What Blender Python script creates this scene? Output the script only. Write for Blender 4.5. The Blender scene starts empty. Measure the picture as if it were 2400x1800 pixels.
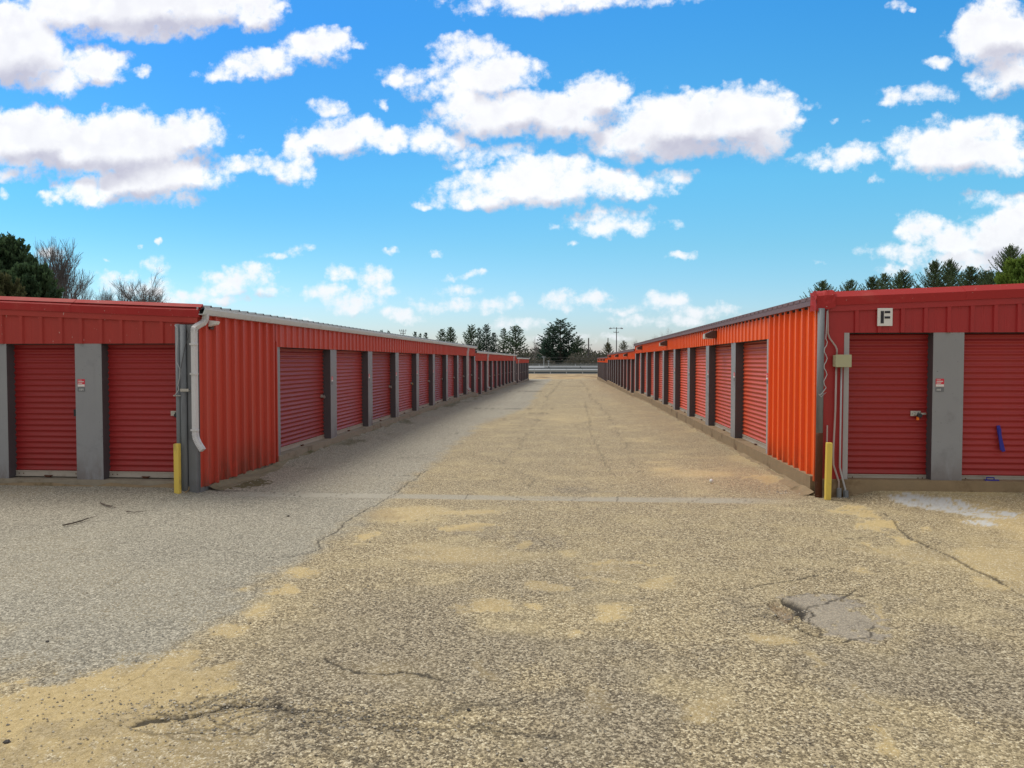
import bpy, math, random
import numpy as np
from mathutils import Vector, Matrix
R = math.radians
S = bpy.context.scene
COL = S.collection
random.seed(7)

# ------------------------------------------------------------------ camera
FPX = 1740.0
YAW = math.atan(139 / FPX); PIT = math.atan(55 / FPX)
cam = bpy.data.cameras.new('camera'); co = bpy.data.objects.new('camera', cam); COL.objects.link(co)
cam.sensor_width = 36; cam.lens = FPX / 2400 * 36; cam.clip_end = 9000; cam.clip_start = 0.05
CAM = Vector((0, 0, 1.9))
co.location = CAM; co.rotation_euler = (math.pi / 2 - PIT, 0, YAW)
S.camera = co
FW = Vector((-math.sin(YAW) * math.cos(PIT), math.cos(YAW) * math.cos(PIT), -math.sin(PIT)))
RT = Vector((math.cos(YAW), math.sin(YAW), 0)); UP = RT.cross(FW)
def ray(px, py): return FW + RT * ((px - 1200) / FPX) - UP * ((py - 900) / FPX)
def at(px, py, Y):                       # a point of the photograph at distance Y down the alley
    d = ray(px, py); return CAM + d * (Y / d.y)

# ------------------------------------------------------------------ world + sun
SUN_AZ, SUN_EL = R(-62), R(58)          # azimuth from +Y (down the alley) clockwise
S.view_settings.view_transform = 'Standard'; S.view_settings.look = 'None'
S.view_settings.exposure = 0.35; S.view_settings.gamma = 1
SKY_STRENGTH = 0.12
w = bpy.data.worlds.new('World'); S.world = w; w.use_nodes = True
NT = w.node_tree; NT.nodes.clear()

class N:                                  # tiny node-graph helper
    def __init__(s, nt): s.nt = nt
    def add(s, t, ins=None, **kw):
        n = s.nt.nodes.new(t)
        for k, v in kw.items(): setattr(n, k, v)
        for k, v in (ins or {}).items():
            so = n.inputs[k]
            if isinstance(v, bpy.types.NodeSocket): s.nt.links.new(v, so)
            elif isinstance(v, bpy.types.Node): s.nt.links.new(v.outputs[0], so)
            else: so.default_value = v
        return n
    def m(s, op, a, b=None, c=None, clamp=False):
        ins = {0: a}
        if b is not None: ins[1] = b
        if c is not None: ins[2] = c
        n = s.add('ShaderNodeMath', ins, operation=op); n.use_clamp = clamp; return n.outputs[0]
    def v(s, op, a, b=None, sc=None):
        ins = {0: a}
        if b is not None: ins[1] = b
        if sc is not None: ins[3] = sc
        n = s.add('ShaderNodeVectorMath', ins, operation=op)
        return n.outputs['Value'] if op in ('LENGTH', 'DOT_PRODUCT') else n.outputs[0]
    def mix(s, f, a, b, mode='MIX'):
        n = s.nt.nodes.new('ShaderNodeMix'); n.data_type = 'RGBA'; n.blend_type = mode
        for i, x in ((0, f), (6, a), (7, b)):
            if isinstance(x, bpy.types.NodeSocket): s.nt.links.new(x, n.inputs[i])
            elif i and not hasattr(x, '__len__'): n.inputs[i].default_value = (x, x, x, 1)
            elif i and len(x) == 3: n.inputs[i].default_value = (*x, 1)
            else: n.inputs[i].default_value = x
        return n.outputs[2]
    def sm(s, x, a, b, lo=0.0, hi=1.0):
        n = s.add('ShaderNodeMapRange', {0: x, 1: a, 2: b, 3: lo, 4: hi}, interpolation_type='SMOOTHSTEP'); return n.outputs[0]
    def noise(s, vec, scale, detail=4, rough=0.55, out=0):
        return s.add('ShaderNodeTexNoise', {'Vector': vec, 'Scale': scale, 'Detail': detail, 'Roughness': rough}).outputs[out]

# clouds: centre and radii in (x/y, z/y) of the sky direction, listed in thousandths of the sky chart
CL = [(300,5,280,70),(120,10,90,45),(560,15,60,45),(40,110,110,80),(110,170,100,35),(30,60,60,60),(190,140,80,42),(255,125,30,18),(312,148,16,12),
 (560,138,95,32),(680,100,75,36),(500,158,58,18),(720,82,35,26),(770,92,30,7),(1230,-6,225,32),
 (1015,105,70,34),(900,160,78,24),(1060,160,100,46),(970,190,90,28),(1100,240,150,52),(1000,225,60,40),(1290,205,62,48),(1230,250,100,50),
 (1480,260,150,60),(1610,250,100,60),(1650,290,50,46),(1440,310,155,36),(1360,290,70,45),(1745,232,36,8),(1712,262,22,9),(1800,258,10,5),
 (2150,70,75,65),(2190,150,70,45),(2140,175,45,28),(2030,132,22,12),(1980,200,62,22),(1925,220,18,8),
 (2070,325,130,48),(2110,285,85,36),(2170,340,45,34),(1820,345,76,26),(1990,300,18,12),(1890,395,16,10),
 (2165,430,66,20),(2165,510,90,50),(1985,495,42,32),(1960,545,68,20),(2060,520,60,36),(2200,470,50,40),(1930,585,30,10),(2100,570,90,30),
 (250,310,230,66),(60,300,120,66),(400,290,90,50),(330,378,150,52),(200,412,85,30),(112,430,28,18),(30,378,66,20),(8,425,14,10),(370,430,70,18),
 (560,350,100,26),(640,368,50,30),(640,310,30,30),(740,290,95,38),(710,232,34,22),(830,300,50,30),(940,300,70,26),(820,218,14,10),
 (1060,330,90,18),(1160,400,190,42),(1180,365,110,28),(1050,430,110,26),(1330,395,120,28),(1440,383,45,16),(905,446,26,8),(1020,350,50,14),
 (1320,480,90,24),(1350,460,50,16),(1452,483,22,9),(1190,488,26,7),(615,546,46,9),(660,538,26,10),(842,545,16,6),(946,543,13,7),(1466,559,36,7),(1240,532,12,6),(1008,598,45,8),
 (525,600,80,30),(500,625,70,16),(580,625,50,15),(735,588,30,16),(805,597,34,24),(700,630,55,18),(760,650,66,24),(830,632,30,11),
 (250,605,60,22),(340,575,30,17),(105,548,24,14),(300,620,80,18),(400,645,90,18),(490,648,60,12),
 (985,626,46,12),(960,655,80,16),(1085,655,48,20),(870,682,46,15),(1210,648,40,20),(1290,642,38,18),(1340,665,44,10),
 (1440,650,50,16),(1520,672,76,16),(1420,692,100,14),(1120,702,66,11),(1640,720,60,14),(1250,730,90,8),(620,690,60,10),
 (1975,18,5,4),(1935,20,20,5),(1870,265,10,4),(1780,572,16,5),(342,525,7,6),(302,530,6,5),(232,552,9,4)]
K = 2400 / 2212
def field(name, blobs, grow):
    grp = bpy.data.node_groups.new(name, 'ShaderNodeTree')
    grp.interface.new_socket('Vec', in_out='INPUT', socket_type='NodeSocketVector')
    grp.interface.new_socket('D', in_out='OUTPUT', socket_type='NodeSocketFloat')
    G_ = N(grp); gi = grp.nodes.new('NodeGroupInput'); go = grp.nodes.new('NodeGroupOutput'); acc = None
    for (cx, cy, rx, ry) in blobs:
        d = ray(cx * K, cy * K); u, v_ = d.x / d.y, d.z / d.y
        a = rx * K / FPX * grow; b = ry * K / FPX * grow
        t = G_.add('ShaderNodeVectorMath', {0: gi.outputs[0], 1: (1 / a, 1 / b, 0), 2: (-u / a, -v_ / b, 0)}, operation='MULTIPLY_ADD').outputs[0]
        l = G_.v('DOT_PRODUCT', t, t); k_ = min(1.0, 0.16 + min(a, b) * 17)
        q = G_.m('MULTIPLY_ADD', l, -k_, k_)
        acc = q if acc is None else G_.add('ShaderNodeMath', {0: acc, 1: q, 2: 0.10}, operation='SMOOTH_MAX').outputs[0]
    grp.links.new(acc, go.inputs[0]); return grp
grp = field('cloud_field', CL, 1.22); grp2 = field('cloud_mass', [c for c in CL if c[2]*c[3] > 1500], 1.22)
W = N(NT)
sky = NT.nodes.new('ShaderNodeTexSky'); sky.sky_type = 'NISHITA'; sky.sun_disc = False
sky.sun_elevation = SUN_EL; sky.sun_rotation = SUN_AZ; sky.air_density = 1.0; sky.dust_density = 0.6; sky.ozone_density = 2.0
tc = NT.nodes.new('ShaderNodeTexCoord').outputs['Generated']
sep = W.add('ShaderNodeSeparateXYZ', {0: tc})
yy = W.m('MAXIMUM', sep.outputs[1], 0.05)
uu = W.m('DIVIDE', sep.outputs[0], yy); vv = W.m('DIVIDE', sep.outputs[2], yy)
uv = W.add('ShaderNodeCombineXYZ', {0: uu, 1: vv}).outputs[0]
# billowing warp, cauliflower lobes and thin ragged edges
wn = W.noise(uv, 26, 4, 0.6, 1); wv = W.v('SCALE', W.v('SUBTRACT', wn, (0.5, 0.5, 0.5)), sc=0.030)
wn2 = W.noise(uv, 8, 2, 0.5, 1); wv2 = W.v('SCALE', W.v('SUBTRACT', wn2, (0.5, 0.5, 0.5)), sc=0.022)
p1 = W.v('ADD', W.v('ADD', uv, wv), wv2)
g1 = W.add('ShaderNodeGroup', node_tree=grp); NT.links.new(p1, g1.inputs[0])
g2 = W.add('ShaderNodeGroup', node_tree=grp2); NT.links.new(W.v('ADD', p1, (-0.006, 0.030, 0)), g2.inputs[0])
fine = W.noise(uv, 70, 6, 0.68)
pl = W.v('ADD', uv, W.v('SCALE', W.v('SUBTRACT', W.noise(uv, 60, 3, 0.6, 1), (0.5, 0.5, 0.5)), sc=0.012))
vo1 = W.add('ShaderNodeTexVoronoi', {'Vector': W.v('MULTIPLY', pl, (1, 1.25, 1)), 'Scale': 30, 'Smoothness': 0.6}, feature='SMOOTH_F1').outputs[0]
vo2 = W.add('ShaderNodeTexVoronoi', {'Vector': W.v('MULTIPLY', pl, (1, 1.2, 1)), 'Scale': 78, 'Smoothness': 0.5}, feature='SMOOTH_F1').outputs[0]
lobes = W.m('ADD', W.m('MULTIPLY', W.m('SUBTRACT', 0.42, vo1), 0.55), W.m('MULTIPLY', W.m('SUBTRACT', 0.42, vo2), 0.30))
dens = W.m('ADD', g1.outputs[0], W.m('MULTIPLY', W.m('SUBTRACT', fine, 0.5), 0.95))
dens = W.m('ADD', dens, lobes)
alpha = W.sm(dens, -0.12, 0.50)
thick = W.sm(dens, 0.15, 0.8)
# lower sides of the clouds hang in their own shade; lobes catch the light on their upper sides
under = W.sm(W.m('SUBTRACT', W.m('MAXIMUM', g2.outputs[0], -0.3), W.m('MULTIPLY', g1.outputs[0], 0.8)), 0.06, 0.46)
puff = W.sm(W.noise(W.v('ADD', pl, (0.004, -0.006, 0)), 17, 4, 0.55), 0.36, 0.66)
crease = W.sm(vo1, 0.30, 0.62)
shade = W.m('MULTIPLY', under, W.m('ADD', 0.62, W.m('MULTIPLY', puff, 0.38)))
shade = W.m('ADD', shade, W.m('MULTIPLY', thick, W.m('ADD', W.m('MULTIPLY', W.m('SUBTRACT', 1.0, puff), 0.15), W.m('MULTIPLY', crease, 0.15))), clamp=True)
ccol = W.mix(shade, (7.0, 7.0, 7.05), (3.9, 3.85, 4.55))
low = W.sm(vv, 0.0, 0.22)
ccol = W.mix(W.m('MULTIPLY', W.m('SUBTRACT', 1.0, low), 0.45), ccol, (4.6, 5.2, 5.8))
# clearer, deeper air than the model's default
hs = W.add('ShaderNodeHueSaturation', {'Hue': 0.493, 'Saturation': 1.3, 'Value': 1.0, 'Color': sky.outputs[0]}).outputs[0]
ramp = W.add('ShaderNodeValToRGB', {0: W.m('MULTIPLY', vv, 2.0)}); er = ramp.color_ramp
for i, (p_, c_) in enumerate([(0.0, (.72, .72, .98)), (.30, (.69, .96, .96)), (.48, (.70, 1.12, 1.08)), (.92, (.50, 1.06, 1.22))]):
    e_ = er.elements[i] if i < 2 else er.elements.new(p_); e_.position = p_; e_.color = (*c_, 1)
skyc = W.mix(1.0, hs, ramp.outputs[0], 'MULTIPLY')
skyc = W.mix(W.m('MULTIPLY', W.sm(uu, 0.30, -0.55), W.sm(vv, 0.05, 0.25)), skyc, W.mix(1.0, skyc, (.62, .74, .88), 'MULTIPLY'))
front = W.sm(sep.outputs[1], 0.05, 0.3)
alpha = W.m('MULTIPLY', W.m('MULTIPLY', alpha, front), W.sm(vv, -0.02, 0.03, 0.0, 0.96))
fin = W.mix(alpha, skyc, ccol)
# unseen cloud deck added overhead, beside and behind to give soft neutral light
sidew = W.sm(W.m('ABSOLUTE', W.m('ADD', uu, 0.08)), 0.85, 1.3)
cov = W.m('MAXIMUM', W.m('MAXIMUM', W.sm(vv, 0.56, 0.85), sidew), W.sm(sep.outputs[1], 0.25, 0.1))
cn = W.noise(tc, 3.0, 6, 0.6)
fin = W.mix(W.m('MULTIPLY', cov, W.sm(cn, 0.30, 0.45, 0.6, 1.0)), fin, W.mix(W.sm(cn, 0.35, 0.7), (3.1, 3.1, 3.2), (5.0, 4.95, 4.85)))
bg = W.add('ShaderNodeBackground', {'Color': fin, 'Strength': SKY_STRENGTH})
wo = NT.nodes.new('ShaderNodeOutputWorld'); NT.links.new(bg.outputs[0], wo.inputs[0])
w.cycles.sampling_method = 'MANUAL'; w.cycles.sample_map_resolution = 512

sl = bpy.data.lights.new('sun', 'SUN'); sl.energy = 1.9; sl.angle = R(26); sl.color = (1.0, 0.93, 0.82)
so = bpy.data.objects.new('sun', sl); COL.objects.link(so)
sd = Vector((math.sin(SUN_AZ) * math.cos(SUN_EL), math.cos(SUN_AZ) * math.cos(SUN_EL), math.sin(SUN_EL)))
so.rotation_euler = sd.to_track_quat('Z', 'Y').to_euler(); so.location = (-20, -10, 30)

# ------------------------------------------------------------------ helpers
def tag(o, label=None, cat=None, group=None, kind=None):
    if label: o['label'] = label
    if cat: o['category'] = cat
    if group: o['group'] = group
    if kind: o['kind'] = kind
    return o
def empty(name, loc, label, cat, group=None, rz=0):
    o = bpy.data.objects.new(name, None); COL.objects.link(o); o.location = loc; o.rotation_euler = (0, 0, rz)
    o.empty_display_size = .2
    return tag(o, label, cat, group)
class MB:
    def __init__(s): s.v = []; s.f = []; s.m = []; s.k = 0
    def face(s, *p):
        i = len(s.v); s.v += [tuple(q) for q in p]; s.f.append(tuple(range(i, i + len(p)))); s.m.append(s.k)
    def box(s, a, b, km=None):
        x0, y0, z0 = a; x1, y1, z1 = b; i = len(s.v)
        s.v += [(x0,y0,z0),(x1,y0,z0),(x1,y1,z0),(x0,y1,z0),(x0,y0,z1),(x1,y0,z1),(x1,y1,z1),(x0,y1,z1)]
        for n, q in enumerate(((0,3,2,1),(4,5,6,7),(0,1,5,4),(2,3,7,6),(1,2,6,5),(3,0,4,7))):   # bottom top -y +y +x -x
            s.f.append(tuple(i + j for j in q)); s.m.append(km[n] if km else s.k)
        return s
    def prism(s, prof, fn, caps=True):        # prof: list of 2D pts ; fn(p, end)-> 3D
        i = len(s.v); n = len(prof)
        s.v += [tuple(fn(p, 0)) for p in prof] + [tuple(fn(p, 1)) for p in prof]
        for j in range(n):
            k = (j + 1) % n; s.f.append((i+j, i+k, i+n+k, i+n+j)); s.m.append(s.k)
        if caps: s.f.append(tuple(i + j for j in reversed(range(n)))); s.m.append(s.k); s.f.append(tuple(i+n+j for j in range(n))); s.m.append(s.k)
    def tube(s, pts, r, n=8, caps=True, square=None):
        pts = [Vector(p) for p in pts]; rs = r if hasattr(r, '__len__') else [r] * len(pts); i0 = len(s.v); ref = None
        for j, p in enumerate(pts):
            t = (pts[min(j+1, len(pts)-1)] - pts[max(j-1, 0)]).normalized()
            if ref is None: ref = Vector((1,0,0)) if abs(t.x) < .9 else Vector((0,1,0))
            a = (ref - t * ref.dot(t)).normalized(); ref = a; b = t.cross(a)
            for k in range(n):
                if square:
                    c, d = ((1,1),(-1,1),(-1,-1),(1,-1))[k]; s.v.append(tuple(p + a*c*square[0] + b*d*square[1]))
                else:
                    th = 2*math.pi*k/n; s.v.append(tuple(p + a*math.cos(th)*rs[j] + b*math.sin(th)*rs[j]))
        for j in range(len(pts)-1):
            for k in range(n):
                k2 = (k+1) % n; s.f.append((i0+j*n+k, i0+j*n+k2, i0+(j+1)*n+k2, i0+(j+1)*n+k)); s.m.append(s.k)
        if caps:
            s.f.append(tuple(i0+k for k in reversed(range(n)))); s.m.append(s.k)
            e = i0+(len(pts)-1)*n; s.f.append(tuple(e+k for k in range(n))); s.m.append(s.k)
        return s
    def build(s, name, mats, parent=None, loc=None, smooth=False, bevel=0):
        me = bpy.data.meshes.new(name); me.from_pydata(s.v, [], s.f)
        if not isinstance(mats, (list, tuple)): mats = [mats]
        for m in mats: me.materials.append(m)
        if len(mats) > 1: me.polygons.foreach_set('material_index', s.m)
        if smooth: me.polygons.foreach_set('use_smooth', [True] * len(me.polygons))
        me.update(); o = bpy.data.objects.new(name, me); COL.objects.link(o)
        if parent: o.parent = parent
        if loc is not None: o.location = loc
        elif parent and parent.type == 'EMPTY': o.location = -parent.location     # verts given in world space
        if bevel:
            b = o.modifiers.new('bevel', 'BEVEL'); b.width = bevel; b.segments = 2; b.limit_method = 'ANGLE'
        return o
def mat(name, col, rough=0.6, var=0.12, scale=3.0, dirt=None, dirtscale=1.2, dirtamt=0.3, bump=0.0, bscale=40, metal=0, spec=0.4, stretch=(1,1,1), speck=None, grime=0, rnd=0):
    m = bpy.data.materials.new(name); m.use_nodes = True; nt = m.node_tree; n = N(nt)
    b = nt.nodes['Principled BSDF']; ge = nt.nodes.new('ShaderNodeNewGeometry').outputs['Position']
    vec = n.v('MULTIPLY', ge, stretch)
    f = n.noise(vec, scale, 5, 0.6)
    c = n.mix(f, [x * (1 - var) for x in col], [min(1, x * (1 + var)) for x in col])
    if dirt:
        d = n.sm(n.noise(vec, dirtscale, 6, 0.65), 0.52, 0.72, 0, dirtamt); c = n.mix(d, c, dirt)
    if speck:                                   # small chips / droppings
        d = n.sm(n.noise(vec, 38, 2, 0.5), 0.735, 0.76, 0, 0.8); c = n.mix(d, c, speck)
    if grime:                                   # splashed dirt and run-off streaks low on the sheet
        zc = n.add('ShaderNodeSeparateXYZ', {0: ge}).outputs[2]
        g_ = n.m('MULTIPLY', n.sm(zc, .75, .02), n.sm(n.noise(n.v('MULTIPLY', ge, (1, 1, .35)), 5, 6, .7), .36, .62)); c = n.mix(n.m('MULTIPLY', g_, grime), c, (.10, .055, .035))
        st_ = n.sm(n.noise(n.v('MULTIPLY', ge, (9, 9, .35)), 1.0, 4, .6), .56, .74); c = n.mix(n.m('MULTIPLY', st_, grime*.45), c, [min(1, x*.6+.06) for x in col])
    if rnd:
        oi = nt.nodes.new('ShaderNodeObjectInfo').outputs['Random']
        c = n.mix(oi, n.mix(rnd, c, [x*.55 for x in col]), n.mix(rnd, c, [min(1, x*1.25+.03) for x in col]))
    nt.links.new(c, b.inputs['Base Color']); b.inputs['Roughness'].default_value = rough
    b.inputs['Metallic'].default_value = metal; b.inputs['Specular IOR Level'].default_value = spec
    nt.links.new(n.m('ADD', n.m('MULTIPLY', f, 0.25), rough - 0.12), b.inputs['Roughness'])
    if bump:
        bn = n.add('ShaderNodeBump', {'Strength': bump, 'Distance': 0.01, 'Height': n.noise(vec, bscale, 4, 0.6)})
        nt.links.new(bn.outputs[0], b.inputs['Normal'])
    return m
M = {}
M['trim'] = mat('red_trim', (0.36, 0.030, 0.030), 0.68, 0.10, 2.5, (0.45, 0.12, 0.10), 1.5, 0.35, 0.08, 6, speck=(0.6, 0.5, 0.45), spec=.2)
M['front'] = mat('red_front_panel', (0.37, 0.024, 0.026), 0.45, 0.12, 3, (0.22, 0.02, 0.02), 2, 0.5, 0.1, 8, stretch=(1, 1, .4))
M['frontL'] = mat('red_front_panel_weathered', (0.38, 0.036, 0.028), 0.5, 0.12, 3, (0.45, 0.07, 0.05), 2, 0.5, 0.1, 8, stretch=(1, 1, .3), speck=(0.65, 0.55, 0.5))
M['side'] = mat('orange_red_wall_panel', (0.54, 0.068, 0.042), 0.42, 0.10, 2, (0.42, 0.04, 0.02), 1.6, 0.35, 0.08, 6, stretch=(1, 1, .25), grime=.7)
M['sideR'] = mat('sunlit_orange_wall_panel', (0.88, 0.125, 0.018), 0.42, 0.08, 2, (0.75, 0.06, 0.015), 1.6, 0.35, 0.08, 6, stretch=(1, 1, .25), grime=.7)  # left wall's paint brightened to orange, sunlight worked into the colour
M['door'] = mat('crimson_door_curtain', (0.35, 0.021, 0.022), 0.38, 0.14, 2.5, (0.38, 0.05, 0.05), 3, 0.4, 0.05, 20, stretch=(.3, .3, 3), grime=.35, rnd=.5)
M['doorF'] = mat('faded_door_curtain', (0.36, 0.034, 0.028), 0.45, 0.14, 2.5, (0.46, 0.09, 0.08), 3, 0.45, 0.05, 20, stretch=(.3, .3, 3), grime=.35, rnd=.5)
M['doorO'] = mat('sunlit_door_curtain', (0.64, 0.090, 0.035), 0.45, 0.14, 2.5, (0.62, 0.12, 0.09), 3, 0.4, 0.05, 20, stretch=(.3, .3, 3), grime=.35, rnd=.5)  # brighter copy of the alley door red, with sunlight mixed into its colour
M['pier'] = mat('grey_pier_paint', (0.27, 0.28, 0.30), 0.5, 0.10, 1.8, (0.17, 0.175, 0.19), 2.5, 0.55, 0.15, 5, speck=(0.12, 0.12, 0.13), grime=.55)
M['reveal'] = mat('dark_reveal_grey', (0.085, 0.078, 0.088), 0.6, 0.15, 2)  # darker grey for the pier returns
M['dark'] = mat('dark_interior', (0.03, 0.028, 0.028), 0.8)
M['jamb'] = mat('pale_jamb', (0.36, 0.35, 0.36), 0.5, 0.12, 3)
M['bar'] = mat('door_bottom_bar', (0.40, 0.36, 0.31), 0.45, 0.15, 4, (0.2, 0.15, 0.1), 6, 0.5)
M['gutter'] = mat('pale_gutter', (0.64, 0.70, 0.74), 0.4, 0.08, 3, (0.3, 0.33, 0.35), 3, 0.4)
M['spout'] = mat('white_downspout', (0.62, 0.62, 0.64), 0.45, 0.06, 3, (0.35, 0.33, 0.3), 5, 0.3)
M['fascia'] = mat('mauve_brown_fascia', (0.17, 0.095, 0.10), 0.5, 0.12, 3)
M['roof'] = mat('galvanised_roof', (0.30, 0.34, 0.37), 0.4, 0.15, 2, metal=0.3)
M['roofR'] = mat('brown_roof', (0.16, 0.13, 0.13), 0.5, 0.15, 2)
M['concrete'] = mat('concrete_slab', (0.30, 0.26, 0.20), 0.9, 0.2, 6, (0.13, 0.09, 0.05), 2.5, 0.8, 0.5, 60)
M['concreteR'] = mat('stained_concrete', (0.27, 0.20, 0.12), 0.9, 0.25, 6, (0.10, 0.055, 0.025), 2.0, 0.9, 0.6, 50)
M['pole'] = mat('weathered_grey_pole', (0.20, 0.22, 0.24), 0.7, 0.3, 5, (0.09, 0.09, 0.10), 3, 0.7, 0.5, 30, stretch=(1, 1, .15))
M['rust'] = mat('rusty_brown', (0.10, 0.035, 0.018), 0.8, 0.3, 8)
M['greypost'] = mat('painted_grey_corner', (0.19, 0.20, 0.215), 0.55, 0.12, 3, (0.1, 0.1, 0.1), 2, 0.4)
M['yellow'] = mat('yellow_bollard_paint', (0.72, 0.54, 0.10), 0.55, 0.1, 5, (0.25, 0.21, 0.10), 5, 0.7, 0.3, 30, stretch=(1, 1, .4), speck=(0.05, 0.04, 0.03))
M['wire'] = mat('cable', (0.42, 0.43, 0.45), 0.5)
M['darkwire'] = mat('dark_cable', (0.06, 0.06, 0.065), 0.6)
M['conduit'] = mat('conduit', (0.42, 0.34, 0.33), 0.5, 0.15, 4)
M['boxm'] = mat('beige_electrical_box', (0.42, 0.42, 0.27), 0.5, 0.06, 4)
M['white'] = mat('white_board', (0.72, 0.73, 0.72), 0.5, 0.06, 5)
M['black'] = mat('black_letter', (0.02, 0.022, 0.03), 0.5, 0.1, 5)
M['steel'] = mat('latch_steel', (0.45, 0.44, 0.42), 0.35, 0.1, 10, metal=0.7)
M['brass'] = mat('brass', (0.5, 0.36, 0.15), 0.4, metal=0.6)
M['orange'] = mat('orange_tag', (0.85, 0.20, 0.02), 0.5)
M['blue'] = mat('blue_strap', (0.035, 0.03, 0.28), 0.7, 0.2, 20)
M['stickred'] = mat('sticker_red', (0.62, 0.03, 0.06), 0.4, 0.03)
M['stickgrey'] = mat('sticker_grey', (0.16, 0.17, 0.19), 0.4, 0.03)
M['lamp'] = mat('wall_lamp_bronze', (0.09, 0.055, 0.045), 0.5, 0.15, 5)
M['lens'] = mat('wall_lamp_lens', (0.55, 0.50, 0.42), 0.25, 0.05, 5)
M['wood'] = mat('utility_pole_wood', (0.13, 0.12, 0.12), 0.8, 0.2, 5)
M['galv'] = mat('galvanised_rail', (0.42, 0.46, 0.48), 0.45, 0.12, 1.0, metal=0.2)
M['whitewall'] = mat('white_barrier', (0.85, 0.88, 0.90), 0.5, 0.1, 0.4)
M['darkwall'] = mat('dark_barrier', (0.07, 0.09, 0.10), 0.7, 0.2, 1.0)
M['bark'] = mat('bark', (0.10, 0.08, 0.065), 0.9, 0.3, 3)
M['barkgrey'] = mat('grey_bark', (0.17, 0.155, 0.15), 0.9, 0.25, 3)
M['barkpale'] = mat('pale_twigs', (0.32, 0.29, 0.28), 0.9, 0.2, 3)
def leafmat(name, a, b, sc=0.7):
    m = bpy.data.materials.new(name); m.use_nodes = True; n = N(m.node_tree); bs = m.node_tree.nodes['Principled BSDF']
    g = m.node_tree.nodes.new('ShaderNodeNewGeometry')
    f = n.noise(g.outputs['Position'], sc, 4, 0.6); r = g.outputs['Random Per Island']
    f = n.m('ADD', n.m('MULTIPLY', n.sm(f, 0.35, 0.65), 0.6), n.m('MULTIPLY', r, 0.4))
    m.node_tree.links.new(n.mix(f, a, b), bs.inputs['Base Color']); bs.inputs['Roughness'].default_value = 0.7
    bs.inputs['Specular IOR Level'].default_value = 0.2
    tr_ = n.add('ShaderNodeBsdfTranslucent', {'Color': n.mix(f, [x*1.2 for x in a], [x*1.2 for x in b])}); mx = n.add('ShaderNodeMixShader', {0: 0.35, 1: bs.outputs[0], 2: tr_.outputs[0]})
    m.node_tree.links.new(mx.outputs[0], m.node_tree.nodes['Material Output'].inputs[0])
    return m
M['needle'] = leafmat('pine_needles', (0.028, 0.062, 0.034), (0.10, 0.165, 0.075))
M['needle2'] = leafmat('bluish_pine_needles', (0.026, 0.058, 0.046), (0.08, 0.14, 0.095))
M['bright'] = leafmat('bright_green_needles', (0.08, 0.15, 0.03), (0.22, 0.32, 0.06))
M['olive'] = leafmat('olive_needles', (0.06, 0.07, 0.03), (0.15, 0.15, 0.07))
M['brush'] = leafmat('brush', (0.05, 0.06, 0.045), (0.15, 0.13, 0.10), 0.15)

# ------------------------------------------------------------------ ground
GY = [-4000, 0, 34, 42, 71, 94, 101, 112, 140, 180, 400, 5000]; GZ = [0, 0, -0.03, -0.12, -0.34, -0.60, -0.64, -0.52, -0.62, -1.0, -1.2, -1.2]
def gz(y): return float(np.interp(y, GY, GZ))
rng = np.random.default_rng(3)
PT = rng.random((256, 256))
def vnoise(x, y):
    xi = np.floor(x).astype(int); yi = np.floor(y).astype(int); fx = x - xi; fy = y - yi
    fx = fx*fx*(3-2*fx); fy = fy*fy*(3-2*fy)
    a = PT[xi % 256, yi % 256]; b = PT[(xi+1) % 256, yi % 256]; c = PT[xi % 256, (yi+1) % 256]; d = PT[(xi+1) % 256, (yi+1) % 256]
    return (a*(1-fx)+b*fx)*(1-fy) + (c*(1-fx)+d*fx)*fy
def fbm(x, y, o=5, g=.55):
    s = 0; a = 1; t = 0
    for i in range(o): s = s + a*vnoise(x*2**i + 17.3*i, y*2**i + 5.1*i); t += a; a *= g
    return s/t
def sstep(a, b, x): t = np.clip((x-a)/(b-a), 0, 1); return t*t*(3-2*t)

XL_, XR_ = -5.32, 3.475
XL, YL, XR, YR = -5.32, 10.26, 3.475, 10.66
px = np.concatenate([np.arange(1160, 60, -2.7), np.arange(60, 30.9, -1.2)])
ys = 1.9*1740/px
us = np.concatenate([np.linspace(-3, -0.92, 30)[:-1], np.arange(-0.92, 0.74, 0.00158), np.linspace(0.74, 3, 30)])
Yg, Ug = np.meshgrid(ys, us, indexing='ij'); Xg = Yg*Ug
Zg = np.interp(Yg, GY, GZ) + 0.004
def gp(x, y):                       # point of the photograph on the flat yard
    d = ray(x, y); t = -CAM.z/d.z; p = CAM + d*t; return (p.x, p.y)
def r1(x, y): return gp(x/1.843, y/1.843 + 1100)
def r2(x, y): return gp(x/1.843 + 1200, y/1.843 + 1100)
wx = (fbm(Xg*2.2, Yg*2.2)-.5); wy = (fbm(Xg*2.2+50, Yg*2.2+9)-.5)
fn_ = fbm(Xg*9, Yg*9, 4); ff = fbm(Xg*28, Yg*28, 3); big = fbm(Xg*.55+4, Yg*.55, 5)
def blob(P, x, y, rx, ry, soft=.85, warp=.6):
    c = P(x, y); a = P(x+rx, y); b = P(x, y-ry); c2 = P(x, y+ry)
    RX = abs(a[0]-c[0]); RY = abs(b[1]-c2[1])/2
    d = ((Xg + wx*warp - c[0])/RX)**2 + ((Yg + wy*warp - (b[1]+c2[1])/2)/RY)**2
    return sstep(1+soft, 1-soft, d + (fn_-.5)*2.6 + (ff-.5)*1.2 + .1)
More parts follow.
